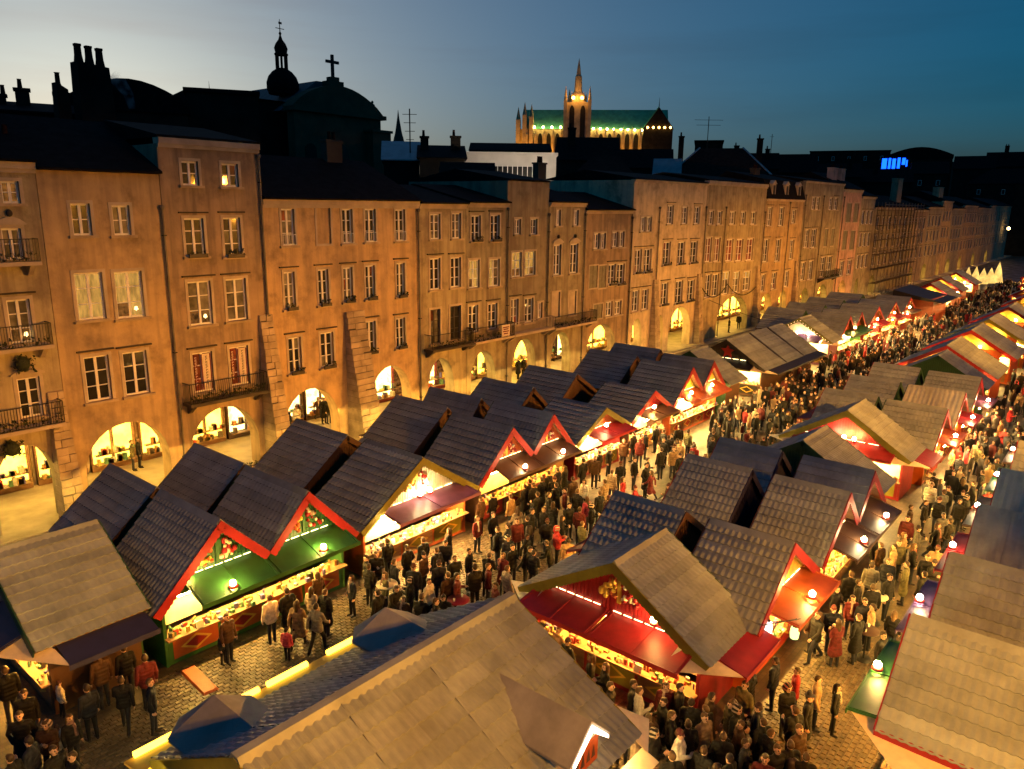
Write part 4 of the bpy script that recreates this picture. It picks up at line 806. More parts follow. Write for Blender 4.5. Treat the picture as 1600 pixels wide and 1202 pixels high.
SB = chalet('brown-awned double-gabled chalet with red bargeboards', (27.4, YR), 0, rel([(23.65,2.2),(26,4.35),(27.55,2.78),(29.13,4.35),(31.1,2.2)], 27.4), 3.3, 'brown', 'red', [(-3.1, 0, 'brown'), (.02, 3.1, 'brown')], gpanel='orange', deco='wreath', bulbs=((-1.2,-1.05,2.42,'w'),(1.8,-1.05,2.42,'w')), group=G1, place='in front of the brown-awned double chalet')
SR = chalet('low-gabled chalet with olive bargeboards and a bright red awning', (33.95, YR), 0, rel([(31.2,2.3),(33.95,3.72),(36.6,2.3)], 33.95), 2.9, 'crimson', 'olive', [(-2.0, 2.0, 'red')], light='ww', bulbs=((0,-.5,2.62,'w'),), gpanel='orange', group=G1, place='by the bright red awning')
SR2 = chalet('low-gabled chalet with red bargeboards next to the bright red awning', (39.2, YR), 0, rel([(36.7,2.3),(39.3,3.72),(41.55,2.35)], 39.2), 2.9, 'brown', 'red', [(-1.9, 1.9, 'brown')], light='ww', gpanel='red', bulbs=((0,-.5,2.6,'y'),), group=G1, place='by the second red-gabled chalet')
SO = chalet('orange double-gabled chalet with a glazed counter at the passage', (45.4, YR), 0, rel([(41.65,2.3),(44.1,4.4),(45.7,2.75),(47.15,4.35),(49.2,2.4)], 45.4), 3.2, 'orange', 'red', [(-3.1, 0, 'orange'), (.02, 3.1, 'orange')], gpanel='yellow', light='ww', bulbs=((-1.4,-.5,2.6,'y'),(1.6,-.5,2.6,'y')), group=G1, place='by the orange double chalet')
SOl = chalet('plain olive-roofed chalet turned away beside the orange double chalet', (52.0, 24.5), PI/2, [(-3.3,2.3),(0,4.3),(3.3,2.3)], 2.3, 'brown', 'dgreen', [(-2.4,2.4,'brown')], tile='tile', group=G1, place='at the turned-away chalet')
SS = chalet('long dark chalet with a red star on its gable', (56.4, 24.6), -PI/2, [(-3.3,2.3),(0,4.3),(3.3,2.3)], 11.2, 'brown', 'black', [(-2.4, 2.4, 'black')], gpanel='black', deco='star', side='black', corner=True, light='ww', tile='tile', group=G1, place='by the red star chalet')
for y in (3.9, 7.8): MB().prism([(-3.36, 2.33), (0, 4.41), (3.36, 2.33), (0, 4.36)], y-.14, y+.14).build('roof_strap', P['black'], SS)
SV = chalet('violet-lit gabled chalet beyond the red star chalet', (72.7, 24.7), -PI/2, [(-3.3,2.3),(0,4.3),(3.3,2.3)], 2.6, 'purple', 'olive', [(-2.3, 2.3, 'violet')], gpanel='cream', light='ww', bulbs=((0,-.5,2.75,'w'),(1,-.5,2.75,'w')), corner=True, group=G1, place='by the violet-lit chalet')
for lb, pr, wl, aw, tr in (('green-fronted double-gabled chalet far along the arcade row', [(75.6,2.3),(78.1,4.2),(80,2.7),(81.9,4.2),(84.3,2.3)], 'green', 'green', 'red'), ('red-gabled chalet just past the far green-fronted one', [(84.6,2.3),(88.2,4.2),(91.3,2.3)], 'crimson', 'red', 'red'),
    ('red-gabled chalet last but one of the arcade row', [(91.6,2.3),(95.2,4.1),(98.3,2.3)], 'orange', 'red', 'red'), ('last red-gabled chalet of the arcade row', [(98.6,2.3),(102.3,4.0),(105.4,2.3)], 'crimson', 'brown', 'red')):
    cx = (pr[0][0]+pr[-1][0])/2; w_ = (pr[-1][0]-pr[0][0])/2-.6
    chalet(lb, (cx, 22.2), 0, rel(pr, cx), 3.2, wl, tr, [(-w_, w_, aw)], tile='far', light='ww', bulbs=((0,-.5,2.7,'y'),), group=G1, gpanel='orange', place='far along the arcade row')
# backs towards the arcades
for lb, pr in (('dark-roofed chalet nearest the arcades behind the green double chalet, two ridges', [(9.2,2.3),(11.6,4.3),(13.3,2.75),(15.1,4.3),(17.3,2.3)]), ('wide dark-roofed chalet behind the purple-awned one', [(17.5,2.3),(20.2,4.3),(23.0,2.3)]),
    ('dark-roofed double chalet behind the brown-awned double chalet', [(23.9,2.3),(26.55,4.3),(27.9,2.8),(29.1,4.3),(31.2,2.3)]), ('tiled chalet behind the bright red awning', [(31.3,2.3),(33.6,4.1),(35.6,2.3)]), ('tiled chalet behind the second red-gabled chalet', [(35.7,2.3),(38.0,4.2),(41.0,2.3)]),
    ('tiled double chalet behind the orange double chalet', [(42.4,2.3),(45.2,4.3),(46.8,2.8),(48.5,4.3),(50.5,2.3)])):
    cx = (pr[0][0]+pr[-1][0])/2; q = [(cx-x, z) for x, z in reversed(pr)]; w_ = (pr[-1][0]-pr[0][0])/2-.7
    chalet(lb, (cx, 29.75), PI, q, 3.3, 'brown', 'brown', [(-w_, w_, 'brown')], light='w', backp='brown', gpanel='brown', group=G1B, strip=False)
for i, (xa, xb) in enumerate(((76, 82), (82.2, 88), (88.2, 95), (95.2, 103))):
    cx = (xa+xb)/2; h_ = (xb-xa)/2
    chalet(['far grey-roofed chalet backing onto the arcades, nearest of four', 'far grey-roofed chalet backing onto the arcades, second of four', 'far grey-roofed chalet backing onto the arcades, third of four', 'far grey-roofed chalet backing onto the arcades, farthest of four'][i], (cx, 29.9), PI, [(-h_, 2.3), (0, 4.2), (h_, 2.3)], 3.3, 'brown', 'brown', None, tile='far', opened=False, group=G1B)
# middle row
SRed = chalet('large red chalet with scalloped olive bargeboards and a wide red awning', (17.95, 10.6), -PI/2, [(-3.55, 2.3), (0, 4.35), (3.15, 2.3)], 2.55, 'crimson', 'olive', [(-2.95, -.3, 'red'), (-.27, 2.65, 'red')], side='crimson', corner=True, bulbs=((1.35,-.35,2.85,'y'),), deco='wreath', gpanel='red', group=G2, aw_out=1.35, place='at the large red chalet')
prA = [(19.95,2.3),(22.45,4.3),(25.35,2.3)]; prB = [(25.6,2.3),(28.1,4.3),(29.65,2.78),(31.25,4.3),(33.7,2.3)]
chalet('grey-tiled chalet with an orange-red awning behind the large red chalet', (22.6, 7.55), 0, rel(prA, 22.6), 2.25, 'orange', 'red', [(-2.0, 2.3, 'orange')], bulbs=((.3,-1.0,2.45,'y'),), gpanel='yellow', group=G2, backp='brown', place='under the orange-red awning')
chalet('grey double-gabled chalet with a dark brown awning and two lamps', (29.65, 7.55), 0, rel(prB, 29.65), 2.25, 'brown', 'red', [(-3.3, 0, 'brown'), (.02, 3.3, 'brown')], bulbs=((-1.3,-1.05,2.42,'w'),(1.7,-1.05,2.42,'w')), gpanel='orange', group=G2, backp='brown', place='beside the dark brown awning')
chalet('grey-tiled chalet backing the orange-red awning chalet', (22.6, 13.25), PI, [(22.6-x, z) for x, z in reversed(prA)], 2.25, 'red', 'crimson', [(-1.9, 1.9, 'crimson')], gpanel='red', backp='brown', group=G2, strip=False)
chalet('grey double chalet backing the dark brown awning chalet', (29.65, 13.25), PI, [(29.65-x, z) for x, z in reversed(prB)], 2.25, 'brown', 'crimson', [(-3.2, 3.2, 'brown')], gpanel='brown', backp='navy', group=G2, strip=False)
chalet('green-backed chalet facing the passage of the middle row', (36.2, 10.7), PI/2, [(-3.3,2.3),(0,4.3),(3.3,2.3)], 2.7, 'green', 'dgreen', [(-2.4,2.4,'green')], tile='tile', group=G2, place='at the passage of the middle row')
SL = chalet('red chalet with brightly lit yellow gable facing the passage', (40.45, 10.75), -PI/2, [(-3.4,2.3),(0,4.35),(3.25,2.3)], 2.6, 'crimson', 'olive', [(-2.6,2.5,'red')], side='crimson', corner=True, gpanel='red', light='ww', bulbs=((0,-.5,2.8,'y'),(.5,-.5,2.8,'y'),(-.5,-.5,2.8,'w')), group=G2, place='at the brightly lit yellow gable')
for i, (cx, ti, aw) in enumerate(((45.6, 'tile', 'orange'), (50.6, 'corr', 'red'), (56.0, 'tile', 'purple'))):
    pr = [(-2.35, 2.2), (0, 3.95), (2.4, 2.2)]
    chalet(['tiled chalet with an orange awning past the lit yellow gable', 'corrugated-roofed chalet with a red awning in the middle row', 'tiled chalet with a purple awning before the passage'][i], (cx, 7.6), 0, pr, 2.5, 'orange', 'red', [(-1.9, 1.9, aw)], tile=ti, light='ww', bulbs=((0,-1.0,2.44,'w'),), gpanel='orange', group=G2, place=['by the orange awning of the middle row', 'by the corrugated chalet of the middle row', 'by the purple awning of the middle row'][i])
    chalet(['tiled chalet backing the one with the orange awning', 'tiled chalet backing the corrugated one', 'tiled chalet backing the one with the purple awning'][i], (cx+.45, 13.35), PI, [(-2.4, 2.2), (0, 3.95), (2.4, 2.2)], 2.4, 'brown', 'crimson', [(-1.9, 1.9, 'crimson')], tile='tile', group=G2, strip=False)
chalet('chalet with a dark green back gable at the far passage', (63.3, 10.6), PI/2, [(-3.3,2.3),(0,4.3),(3.3,2.3)], 2.6, 'green', 'dgreen', [(-2.4,2.4,'green')], group=G2)
for i, (x, tr) in enumerate(((65.4, 'red'), (75.5, 'red'), (84.5, 'olive'), (97, 'red'))):
    chalet(['red-edged chalet with glowing soffit just past the far passage', 'second red-edged chalet with glowing soffit in the far middle row', 'third glowing chalet of the far middle row, olive-edged', 'last glowing red-edged chalet of the far middle row'][i], (x, 10.9), -PI/2, [(-3.6,2.3),(0,4.4),(3.6,2.3)], 5.2, 'orange', tr, [(-2.5,2.5,'orange')], tile='far', gpanel='yellow', light='ww', bulbs=((.8,-.4,2.9,'y'),(-.8,-.4,2.9,'y')), group=G2, place='in the far middle row')
# right-hand row
for i, (x, ti, aw, lb) in enumerate(((20.2, 'tile', 'green', 'orange-lit tiled chalet with a red eaves board at the lower right'), (24.95, 'tile', 'violet', 'tiled chalet with a violet awning behind the orange-lit one'), (30.0, 'corr', 'red', 'corrugated chalet with a red awning, third of the right row'),
    (35, 'corr', 'brown', 'pale corrugated chalet with a brown awning, fourth of the right row'), (40, 'tile', 'green', 'tiled chalet with a green awning at the right edge'), (45, 'far', 'brown', 'chalet cut by the right edge, seen mostly as its lamp'))):
    pr = [(-2.35, 2.3), (0, 4.3), (2.4, 2.3)]
    r_ = chalet(lb, (x, 2.85), PI, pr, 4.6, 'green' if i == 0 else 'brown', 'crimson', [(-2.05, 2.05, aw)], tile=ti, bulbs=((0,-1.05,2.44,'w' if i else 'y'),), gpanel='crimson', group=G3, backp='crimson', aw_out=1.2, place=['by the green awning of the right row', 'by the violet awning of the right row', 'by the red awning of the right row', 'by the brown awning of the right row', 'by the right-edge green awning', 'at the right edge'][i])
    if i == 0:
        MB().box(2.36, 2.42, -.47, 4.75, 2.1, 2.36).build('eaves_board', P['crimson'], r_)
        MB().add([(1.9,-.03,2.5),(1.9,-1.2,2.28),(3.3,.3,2.0),(3.2,3,1.95),(2.0,3,2.25)], [(0,1,2,3,4)]).build('corner_canopy', P['cream'], r_)
# ------------------------------------------------------------------ the big pavilion in the foreground
pav = thing('pavilion', 'large pavilion with a broad seamed metal roof and dormers in the foreground', 'pavilion', (5.7, 10.9, 0), -PI/2)
ppr = [(-3.55, 3.0), (0, 5.0), (3.8, 2.95)]; PL = 7.5; npan = 7; pw_ = PL/npan
for (xa, za), (xb, zb) in zip(ppr, ppr[1:]):
    fl = za < zb
    if fl: xa, za, xb, zb = xb, zb, xa, za
    s = math.hypot(xb-xa, zb-za); th = math.atan2(za-zb, abs(xb-xa))
    so = MB().box(0, s, 0, PL, -.07, -.001).build('roof', m_wood, pav, (xa, PL if fl else 0, za), (0, th, PI if fl else 0))
    n = 10; p_ = s/n
    for i in range(n):
        for j in range(npan): link('roof_sheet', course_mesh(pw_-.002, p_, 'ptile'), so, (i*p_, j*pw_+.001, .004*((i+j) % 2)+rnd.uniform(0, .004)), (0, 0, R(rnd.uniform(-.25, .25))))
    for j in range(2, npan, 2): MB().box(-.0, s+.02, -.012, .012, .03, .07).build('standing_seam', m_tile, so, (0, j*pw_, 0))
MB().prism([(-.24, 4.86), (-.1, 5.08), (.1, 5.08), (.24, 4.86), (0, 5.0)], -.04, PL+.04).build('ridge_cap', m_tile, pav)
for (xa, za), (xb, zb) in zip(ppr, ppr[1:]): barge(pav, xa, za, xb, zb, PL+.05, P['olive'], .26, False); barge(pav, xa, za, xb, zb, -.02, P['olive'], .26, False)
gable(pav, ppr, PL-.5, P['cream'], 1, 3.0); gable(pav, ppr, .4, P['cream'], -1, 3.0)
for a, b_ in ((-3.0, 3.2),):
    MB().box(a, a+.08, .4, PL-.5, 0, 3.2).build('side_wall', P['pine'], pav); MB().box(a, b_, PL-.55, PL-.5, 0, 3.0).build('end_wall', P['pine'], pav); MB().box(a, b_, .4, .45, 0, 3.0).build('end_wall', P['pine'], pav)
MB().box(2.6, 3.3, .5, PL-.55, 0, 1.05).build('counter', P['orange'], pav); goods(pav, 2.7, 3.2, .6, PL-.7, 1.055, 70)
MB().tube([(3.5, .8, 2.75), (3.5, PL-.4, 2.75)], .05, 6).build('light_tube', e_tubew, pav)
MB().hexa([(3.82, .2, 2.55), (4.25, .2, 2.4), (4.25, PL+.1, 2.4), (3.82, PL+.1, 2.55)], [(3.82, .2, 2.58), (4.25, .2, 2.43), (4.25, PL+.1, 2.43), (3.82, PL+.1, 2.58)]).build('canopy_board', P['cream'], pav)
MB().add([(2.6,PL+.06,3.3),(4.0,PL+.06,2.55),(3.4,PL+1.15,2.5)], [(0,1,2)]).add([(2.6,PL+.06,3.26),(4.0,PL+.06,2.51),(3.4,PL+1.15,2.46)], [(2,1,0)]).build('corner_canopy', P['cream'], pav)
# lit ledge along the north eaves with lamp tubes
lg = MB().hexa([(-4.25, -.3, 2.72), (-3.5, -.3, 2.86), (-3.5, PL-.9, 2.86), (-4.25, PL-.9, 2.72)], [(-4.25, -.3, 2.78), (-3.5, -.3, 2.92), (-3.5, PL-.9, 2.92), (-4.25, PL-.9, 2.78)]).build('eaves_ledge', P['yellow'], pav)
e_ytube = EM('yellow_tube', (1, .58, .05), 7)
for y in (-.1, 1.75, 3.15, 4.95): MB().tube([(-4.2, y, 2.86), (-4.2, y+.06, 2.86), (-4.2, y+1.1, 2.86), (-4.2, y+1.16, 2.86)], .075, 8).build('lamp_tube', e_ytube, lg)
def dormer(yc, side):
    d = MB()
    if side < 0:    # north: hipped little hats
        o = MB().box(-3.05, -1.5, yc-.6, yc+.6, 3.1, 3.84).build('dormer', P['pine'], pav)
        V_ = [(-3.5,yc-.42,3.72),(-3.5,yc+.42,3.72),(-2.95,yc+.95,3.78),(-1.55,yc+.95,3.86),(-1.25,yc,4.36),(-1.55,yc-.95,3.86),(-2.95,yc-.95,3.78),(-2.75,yc,4.4)]
        MB().add(V_, [(0,1,7),(1,2,7),(2,3,4,7),(0,7,6),(6,7,4,5)]).add([(x, y, z-.05) for x, y, z in V_], [(6,5,3,2,1,0)]).build('dormer_roof', m_zinc_d, o)
    else:
        o = MB().box(1.5, 3.55, yc-.5, yc+.5, 3.1, 3.75).build('dormer', P['cream'], pav)
        MB().prismx([(yc-.72, 3.62), (yc, 4.3), (yc+.72, 3.62), (yc+.72, 3.68), (yc, 4.37), (yc-.72, 3.68)], 1.0, 3.72).build('dormer_roof', m_zinc_d, o)
        MB().prismx([(yc-.62, 3.7), (yc, 4.28), (yc+.62, 3.7), (yc+.62, 3.62), (yc, 4.12), (yc-.62, 3.62)], 3.725, 3.76).build('light_strip', EM('dormer_light', (1, .85, .6), 9), o)
        s_ = MB().box(3.56, 3.6, yc-.46, yc+.46, 3.15, 3.72).build('sign_panel', P['orange'], o)
        for a, dz in ((-.3, 0), (-.1, .02), (.1, .04), (.28, .05)): MB().add([(3.606,yc+a-.07,3.24+dz),(3.606,yc+a+.08,3.24+dz),(3.606,yc+a+.02,3.6)], [(0,1,2)]).build('lettering', P['brown'], s_)
m_zinc_d = sheet('dormer_sheet', (.26, .27, .275), .75)
dormer(1.05, -1); dormer(5.75, -1); dormer(5.6, 1)
# translucent lean-to lit from inside, at the west end
mt_, n, b_ = nodes('translucent_corrugated'); n.nodes.remove(b_); tr_ = N(n, 'ShaderNodeBsdfTranslucent'); tr_.inputs[0].default_value = (.9, .75, .35, 1); df = N(n, 'ShaderNodeBsdfDiffuse'); df.inputs[0].default_value = (.6, .5, .3, 1)
mx = N(n, 'ShaderNodeMixShader'); mx.inputs[0].default_value = .3; n.links.new(tr_.outputs[0], mx.inputs[1]); n.links.new(df.outputs[0], mx.inputs[2]); n.links.new(mx.outputs[0], n.nodes['Material Output'].inputs[0])
b = MB(); k = 60; vs = []
for u, z in ((-2.2, 3.25), (1.2, 4.2)):
    for i in range(k+1): vs.append((u, -2.6+2.55*i/k, z+.03*math.sin(i*1.05)))
b.add(vs, [(i, i+1, k+2+i, k+1+i) for i in range(k)], 0, True); b.build('translucent_canopy', mt_, pav)
MB().tube([(-.6, -2.2, 3.1), (-.6, -.3, 3.1)], .05, 6).build('light_tube', e_tubew, pav)
# ------------------------------------------------------------------ small things of the market
tag(MB().hexa([(-.24,-.85,0),(.24,-.85,0),(.24,.85,0),(-.24,.85,0)], [(-.2,-.8,.06),(.2,-.8,.06),(.2,.8,.06),(-.2,.8,.06)]).build('cable_ramp', P['orange'], None, (9.75, 20.55, .024), (0, 0, R(-4))), 'orange cable ramp lying on the cobbles by the green chalet', 'cable ramp')
def high_table(x, y, label, col):
    t = thing('high_table', label, 'table', (x, y, .02), rnd.uniform(0, 3), 'standing tables in the aisles')
    MB().lathe([(.02, 1.05), (.38, 1.05), (.4, 1.07), (.38, 1.1), (.001, 1.1)], n=20).build('table_top', P[col], t); MB().lathe([(.035, .04), (.035, 1.05)], n=8).build('leg', m_iron, t); MB().lathe([(.001, .05), (.25, .045), (.27, 0)], n=14).build('base', m_iron, t)
    for i in range(2):
        a = i*PI; tag(MB().lathe([(.028, 0), (.04, .1), (.036, .1), (.026, .01)], n=8).build('paper_cup', P['white'], None, (x+.2*math.cos(a), y+.1*math.sin(a), 1.123)), ('right-hand' if i == 0 else 'left-hand')+' white paper cup on the '+label.split(' standing')[0]+' standing table', 'cup', 'cups on the standing tables')
high_table(16.3, 19.3, 'pale round standing table in front of the purple awning', 'cream'); high_table(17.2, 16.6, 'dark red standing table before the large red chalet', 'crimson'); high_table(27.2, 5.6, 'pale standing table in the right-hand aisle', 'cream'); high_table(24.6, 5.2, 'brown standing table in the right-hand aisle', 'brown')
def lantern(x, y, z, mt, label):
    t = thing('hanging_lantern', label, 'lantern', (x, y, z), 0, 'small lanterns by the large red chalet')
    MB().lathe([(.02, -.2), (.12, -.17), (.14, 0), (.12, .17), (.02, .2)], n=10).build('shade', mt, t); MB().tube([(0, 0, .2), (0, 0, .5)], .012).build('hook', m_iron, t); MB().box(-.06, .06, -.06, .06, .2, .23).build('cap', m_iron, t)
el1 = EM('lantern_amber', (1, .55, .2), 4); el2 = EM('lantern_white', (1, .85, .75), 4); el3 = EM('lantern_green', (.75, .9, .3), 2.2)
lantern(20.3, 7.2, 2.15, el1, 'amber lantern hanging at the corner of the large red chalet'); lantern(20.75, 7.1, 2.2, el2, 'white lantern hanging next to the amber one'); lantern(21.4, 6.5, 1.95, el3, 'pale green lantern hanging alone beside the orange-red awning')
MB().tube([(20.0, 7.0, 2.64), (21.5, 6.4, 2.42)], .015).build('cord', m_iron, bpy.data.objects['hanging_lantern'], (-20.3, -7.2, -2.15))
# things in front of the arcades
wbx = thing('wooden_barrel_planter', 'weathered wooden tub beside the left buttress', 'planter', (13.2, 34.6, 0)); MB().lathe([(.75, 0), (.95, .5), (.95, .9), (.85, .9), (.8, .7), (.001, .7)], n=18).build('tub', m_wood, wbx); MB().lathe([(.96, .3), (.97, .3), (.97, .37), (.96, .37)], n=18).build('hoop', m_iron, wbx)
for i, (x, y, z) in enumerate(((17.6, 35.0, 0), (17.6, 35.0, .42), (18.3, 35.1, 0))):
    c_ = thing('crate', ['orange crate at the foot of the drainpipe, lower of two', 'orange crate at the foot of the drainpipe, upper of two', 'single orange crate right of the stacked pair'][i], 'crate', (x, y, z+.01), R(rnd.uniform(-5, 5)), 'crates by the arcade')
    for zz in (.02, .16, .3):
        MB().box(-.3, .3, -.2, -.18, zz, zz+.1).build('slat', P['orange'], c_); MB().box(-.3, .3, .18, .2, zz, zz+.1).build('slat', P['orange'], c_); MB().box(-.3, -.28, -.18, .18, zz, zz+.1).build('slat', P['orange'], c_); MB().box(.28, .3, -.18, .18, zz, zz+.1).build('slat', P['orange'], c_)
    MB().box(-.28, .28, -.18, .18, 0, .02).build('base_board', P['orange'], c_)
bb = thing('bench_planter', 'long brown timber planter in front of the tall narrow house', 'planter', (20.2, 34.8, 0)); MB().box(-1.9, 1.9, -.3, .3, 0, .75).build('box', m_woodk, bb); bq = MB(); foliage(bq, -1.8, 1.8, -.25, .25, .75, 1.0, 160); bq.build('foliage', m_foliage, bb)
# the far end: a closed stall, glowing cones, strings of bulbs, the wall lamp
fs_ = thing('closed_stall', 'dark boxy stall with an orange side at the end of the arcade row', 'market stall', (112, 22.5, 0)); MB().box(-4, 4, -2.2, 2.2, 0, 3.4).build('body', P['orange'], fs_); MB().hexa([(-4.4,-3.4,3.0),(4.4,-3.4,3.0),(4.4,2.6,3.5),(-4.4,2.6,3.5)], [(-4.4,-3.4,3.1),(4.4,-3.4,3.1),(4.4,2.6,4.3),(-4.4,2.6,4.3)]).build('roof', P['black'], fs_)
e_cone = EM('glowing_cone_skin', (1, .60, .15), 1.7, (.8, (1, 1, 1), .5)); e_cone2 = EM('amber_cone_skin', (1, .42, .10), .8)
for i in range(7):
    x, y = 157+i*2.6, 27.2-i*.85; h_ = [2.4, 2.0, 3.3, 3.3, 2.9, 2.9, 3.9][i]
    c_ = thing('glowing_cone', 'glowing fabric cone on the far stage, number %s from the left' % ['one', 'two', 'three', 'four', 'five', 'six', 'seven'][i], 'light cone', (x, y, 0), 0, 'glowing cones at the far end')
    MB().lathe([(1.0, 1.0), (.9, 1.4), (.5, 1+h_*.6), (.02, 1+h_)], n=12).build('cone', e_cone if 1 < i else e_cone2, c_); MB().lathe([(.9, 0), (.9, 1.0), (1.02, 1.0)], n=12).build('plinth', P['white'], c_)
for i, (x, y, aw) in enumerate(((122, 23.5, 'red'), (134, 24.5, 'red'), (148, 25, 'white'), (118, 11, 'yellow'), (132, 12, 'red'), (150, 13, 'yellow'), (170, 15, 'yellow'))):
    chalet('far market stall in a blaze of lights, '+['first', 'second', 'third'][i % 3]+(' on the arcade side' if i < 3 else ' of the middle row') if i < 6 else 'yellow-lit canopy at the far right end of the market', (x, y), -PI/2, [(-3.2, 2.3), (0, 4.2), (3.2, 2.3)], 5, 'orange', 'red', [(-2.5, 2.5, aw)], tile='far', light='ww', bulbs=((0, -.5, 2.9, 'y'), (1.6, -1, 2.5, 'w')), gpanel='yellow', group='stalls at the far end')
wl = thing('wall_lamp', 'bright lamp on a bracket at the dark far end of the square', 'lamp', (278, 36.3, 9.3)); MB().tube([(0, 0, 0), (0, -.8, .3), (0, -1.4, .2)], .06).build('bracket', m_iron, wl); MB().ball((0, -1.5, -.1), .45, 10).build('globe', EM('far_wall_lamp', (1, .6, .2), 26), wl)
# ------------------------------------------------------------------ people
import numpy as np
TAGS = ['skin', 'coat', 'trousers', 'shoe', 'hair', 'eye', 'hat', 'scarf', 'bag']
def objmat(name, lo, hi, rough=.8, useobj=False, sheen=0):
    m, n, b = nodes(name); oi = N(n, 'ShaderNodeObjectInfo'); v = coords(n, (1,1,1))
    c = oi.outputs['Color'] if useobj else ramp(n, oi.outputs['Random'], [(0, lo), (.35, hi), (.55, sc(lo, 1.6)), (.8, sc(hi, .5)), (1, lo)])
    c = mix(n, 1, c, ramp(n, noise(n, v, 9, 5), [(.3, (.6,)*3), (.7, (1.25,)*3)]), 'MULTIPLY')
    n.links.new(c, b.inputs['Base Color']); b.inputs['Roughness'].default_value = rough; b.inputs['Specular IOR Level'].default_value = .25
    bump(n, b, noise(n, v, 26, 3), .4, .015); return m
PM = [objmat('person_skin', (.46, .27, .19), (.55, .36, .27), .5), objmat('person_coat', 0, 0, .75, True), objmat('person_trousers', (.006, .007, .01), (.03, .034, .05), .85), M('person_shoe', (.015, .012, .01), .4), objmat('person_hair', (.02, .012, .008), (.11, .06, .025), .5),
      M('person_eye', (.02, .015, .012), .3), objmat('person_hat', (.02, .02, .025), (.12, .02, .02), .9), objmat('person_scarf', (.35, .3, .25), (.2, .04, .04), .9), M('person_bag', (.03, .02, .018), .5)]
def person_mesh(arms='down', legs='stand', coat='jacket', hair='short', hat=None, scarf=False, bag=False, lean=0., slim=1., s=1.0, vox=.0145):
    C = []                                              # tapered capsules: a, b, ra, rb, tag
    def c(a, b, ra, rb, t): C.append((Vector(a), Vector(b), ra, rb, t))
    st = .26 if legs == 'stride' else .03
    for sx, dy in ((-1, -st), (1, st)):
        hip = (sx*.085, 0, .92); kn = (sx*.095, dy*.55-(.06 if legs == 'stride' and dy < 0 else 0), .5); an = (sx*.1, dy+.02+(.1 if legs == 'stride' and dy > 0 else 0), .1+(.05 if legs == 'stride' and dy > 0 else 0))
        c(hip, kn, .092, .066, 'trousers'); c(kn, an, .064, .05, 'trousers'); c((an[0], an[1]+.02, an[2]-.055), (an[0]+sx*.02, an[1]-.15, an[2]-.062), .045, .038, 'shoe')
    up = []
    def u(a, b, ra, rb, t): up.append((Vector(a), Vector(b), ra, rb, t))
    sw = .175*slim
    for z, w, r_ in ((.86, .085, .13), (.96, .08, .128), (1.08, .07, .12), (1.2, .085, .128), (1.32, .1, .128)): u((-w*slim, 0, z), (w*slim, 0, z), r_, r_, 'coat')
    u((-sw, .01, 1.415), (sw, .01, 1.415), .075, .075, 'coat'); u((0, .02, 1.40), (0, 0, 1.49), .1, .075, 'coat')
    if coat == 'long':
        for z, w, r_ in ((.76, .09, .14), (.64, .1, .15), (.53, .11, .155)): c((-w, 0, z), (w, 0, z), r_, r_*.98, 'coat')
        if legs == 'stride': c((.05, 0, .7), (.08, .2, .5), .13, .1, 'coat')
    elif coat == 'puffy':
        for z in (.9, 1.02, 1.14, 1.26): u((-.1, 0, z), (.1, 0, z), .148, .148, 'coat')
    for sx in (-1, 1):
        sh = Vector((sx*(sw+.03), .01, 1.41))
        mode = arms if not isinstance(arms, tuple) else arms[0 if sx < 0 else 1]
        if mode == 'down': el, wr, hd = (sx*(sw+.085), .03, 1.13), (sx*(sw+.09), -.05, .885), (0, -.25, -1)
        elif mode == 'cup': el, wr, hd = (sx*(sw+.07), -.01, 1.14), (sx*.1, -.27, 1.2), (-sx*.5, -.6, .5)
        elif mode == 'pocket': el, wr, hd = (sx*(sw+.13), .05, 1.15), (sx*(sw+.02), -.07, .95), (-sx*.2, -.3, -1)
        elif mode == 'fwd': el, wr, hd = (sx*(sw+.06), -.12, 1.16), (sx*.17, -.38, 1.1), (0, -1, .1)
        elif mode == 'swingf': el, wr, hd = (sx*(sw+.07), -.1, 1.14), (sx*(sw+.04), -.3, .98), (0, -.8, -.5)
        else: el, wr, hd = (sx*(sw+.08), .16, 1.15), (sx*(sw+.1), .16, .9), (0, .1, -1)
        el, wr, hd = Vector(el), Vector(wr), Vector(hd).normalized()
        u(sh, el, .068, .055, 'coat'); u(el, wr, .056, .047, 'coat')
        if mode != 'pocket':
            side = hd.cross(Vector((sx, 0, .2))).normalized(); nrm = side.cross(hd).normalized()
            u(wr, wr+hd*.07, .028, .034, 'skin')
            for k, fl in enumerate((.062, .075, .07, .055)):
                base = wr+hd*.085+side*(k-1.5)*.024; curl = nrm*(-sx)*.0+hd*.5-Vector((0, 0, .0))
                mid = base+hd*fl*.6+side*(k-1.5)*.006; tip = mid+(hd*.7+Vector((-sx*.5, -.1, .0))).normalized()*fl*.5
                u(base, mid, .0105, .0098, 'skin'); u(mid, tip, .0098, .009, 'skin')
            th = wr+hd*.035-side*.035; u(th, th-side*.03+hd*.04, .013, .011, 'skin'); u(th-side*.03+hd*.04, th-side*.03+hd*.075, .011, .0095, 'skin')
    u((0, .005, 1.47), (0, -.01, 1.57), .058, .055, 'skin')
    u((0, 0, 1.625), (0, .002, 1.675), .083, .085, 'skin'); u((0, -.035, 1.575), (0, -.03, 1.6), .05, .062, 'skin'); u((0, -.088, 1.655), (0, -.104, 1.622), .012, .016, 'skin')
    for sx in (-1, 1):
        u((sx*.086, .01, 1.655), (sx*.084, .012, 1.615), .018, .014, 'skin'); u((sx*.032, -.083, 1.652), (sx*.036, -.082, 1.652), .011, .011, 'eye'); u((sx*.03, -.086, 1.676), (sx*.045, -.08, 1.674), .009, .007, 'hair')
    u((-.018, -.09, 1.588), (.018, -.09, 1.588), .008, .008, 'bag')
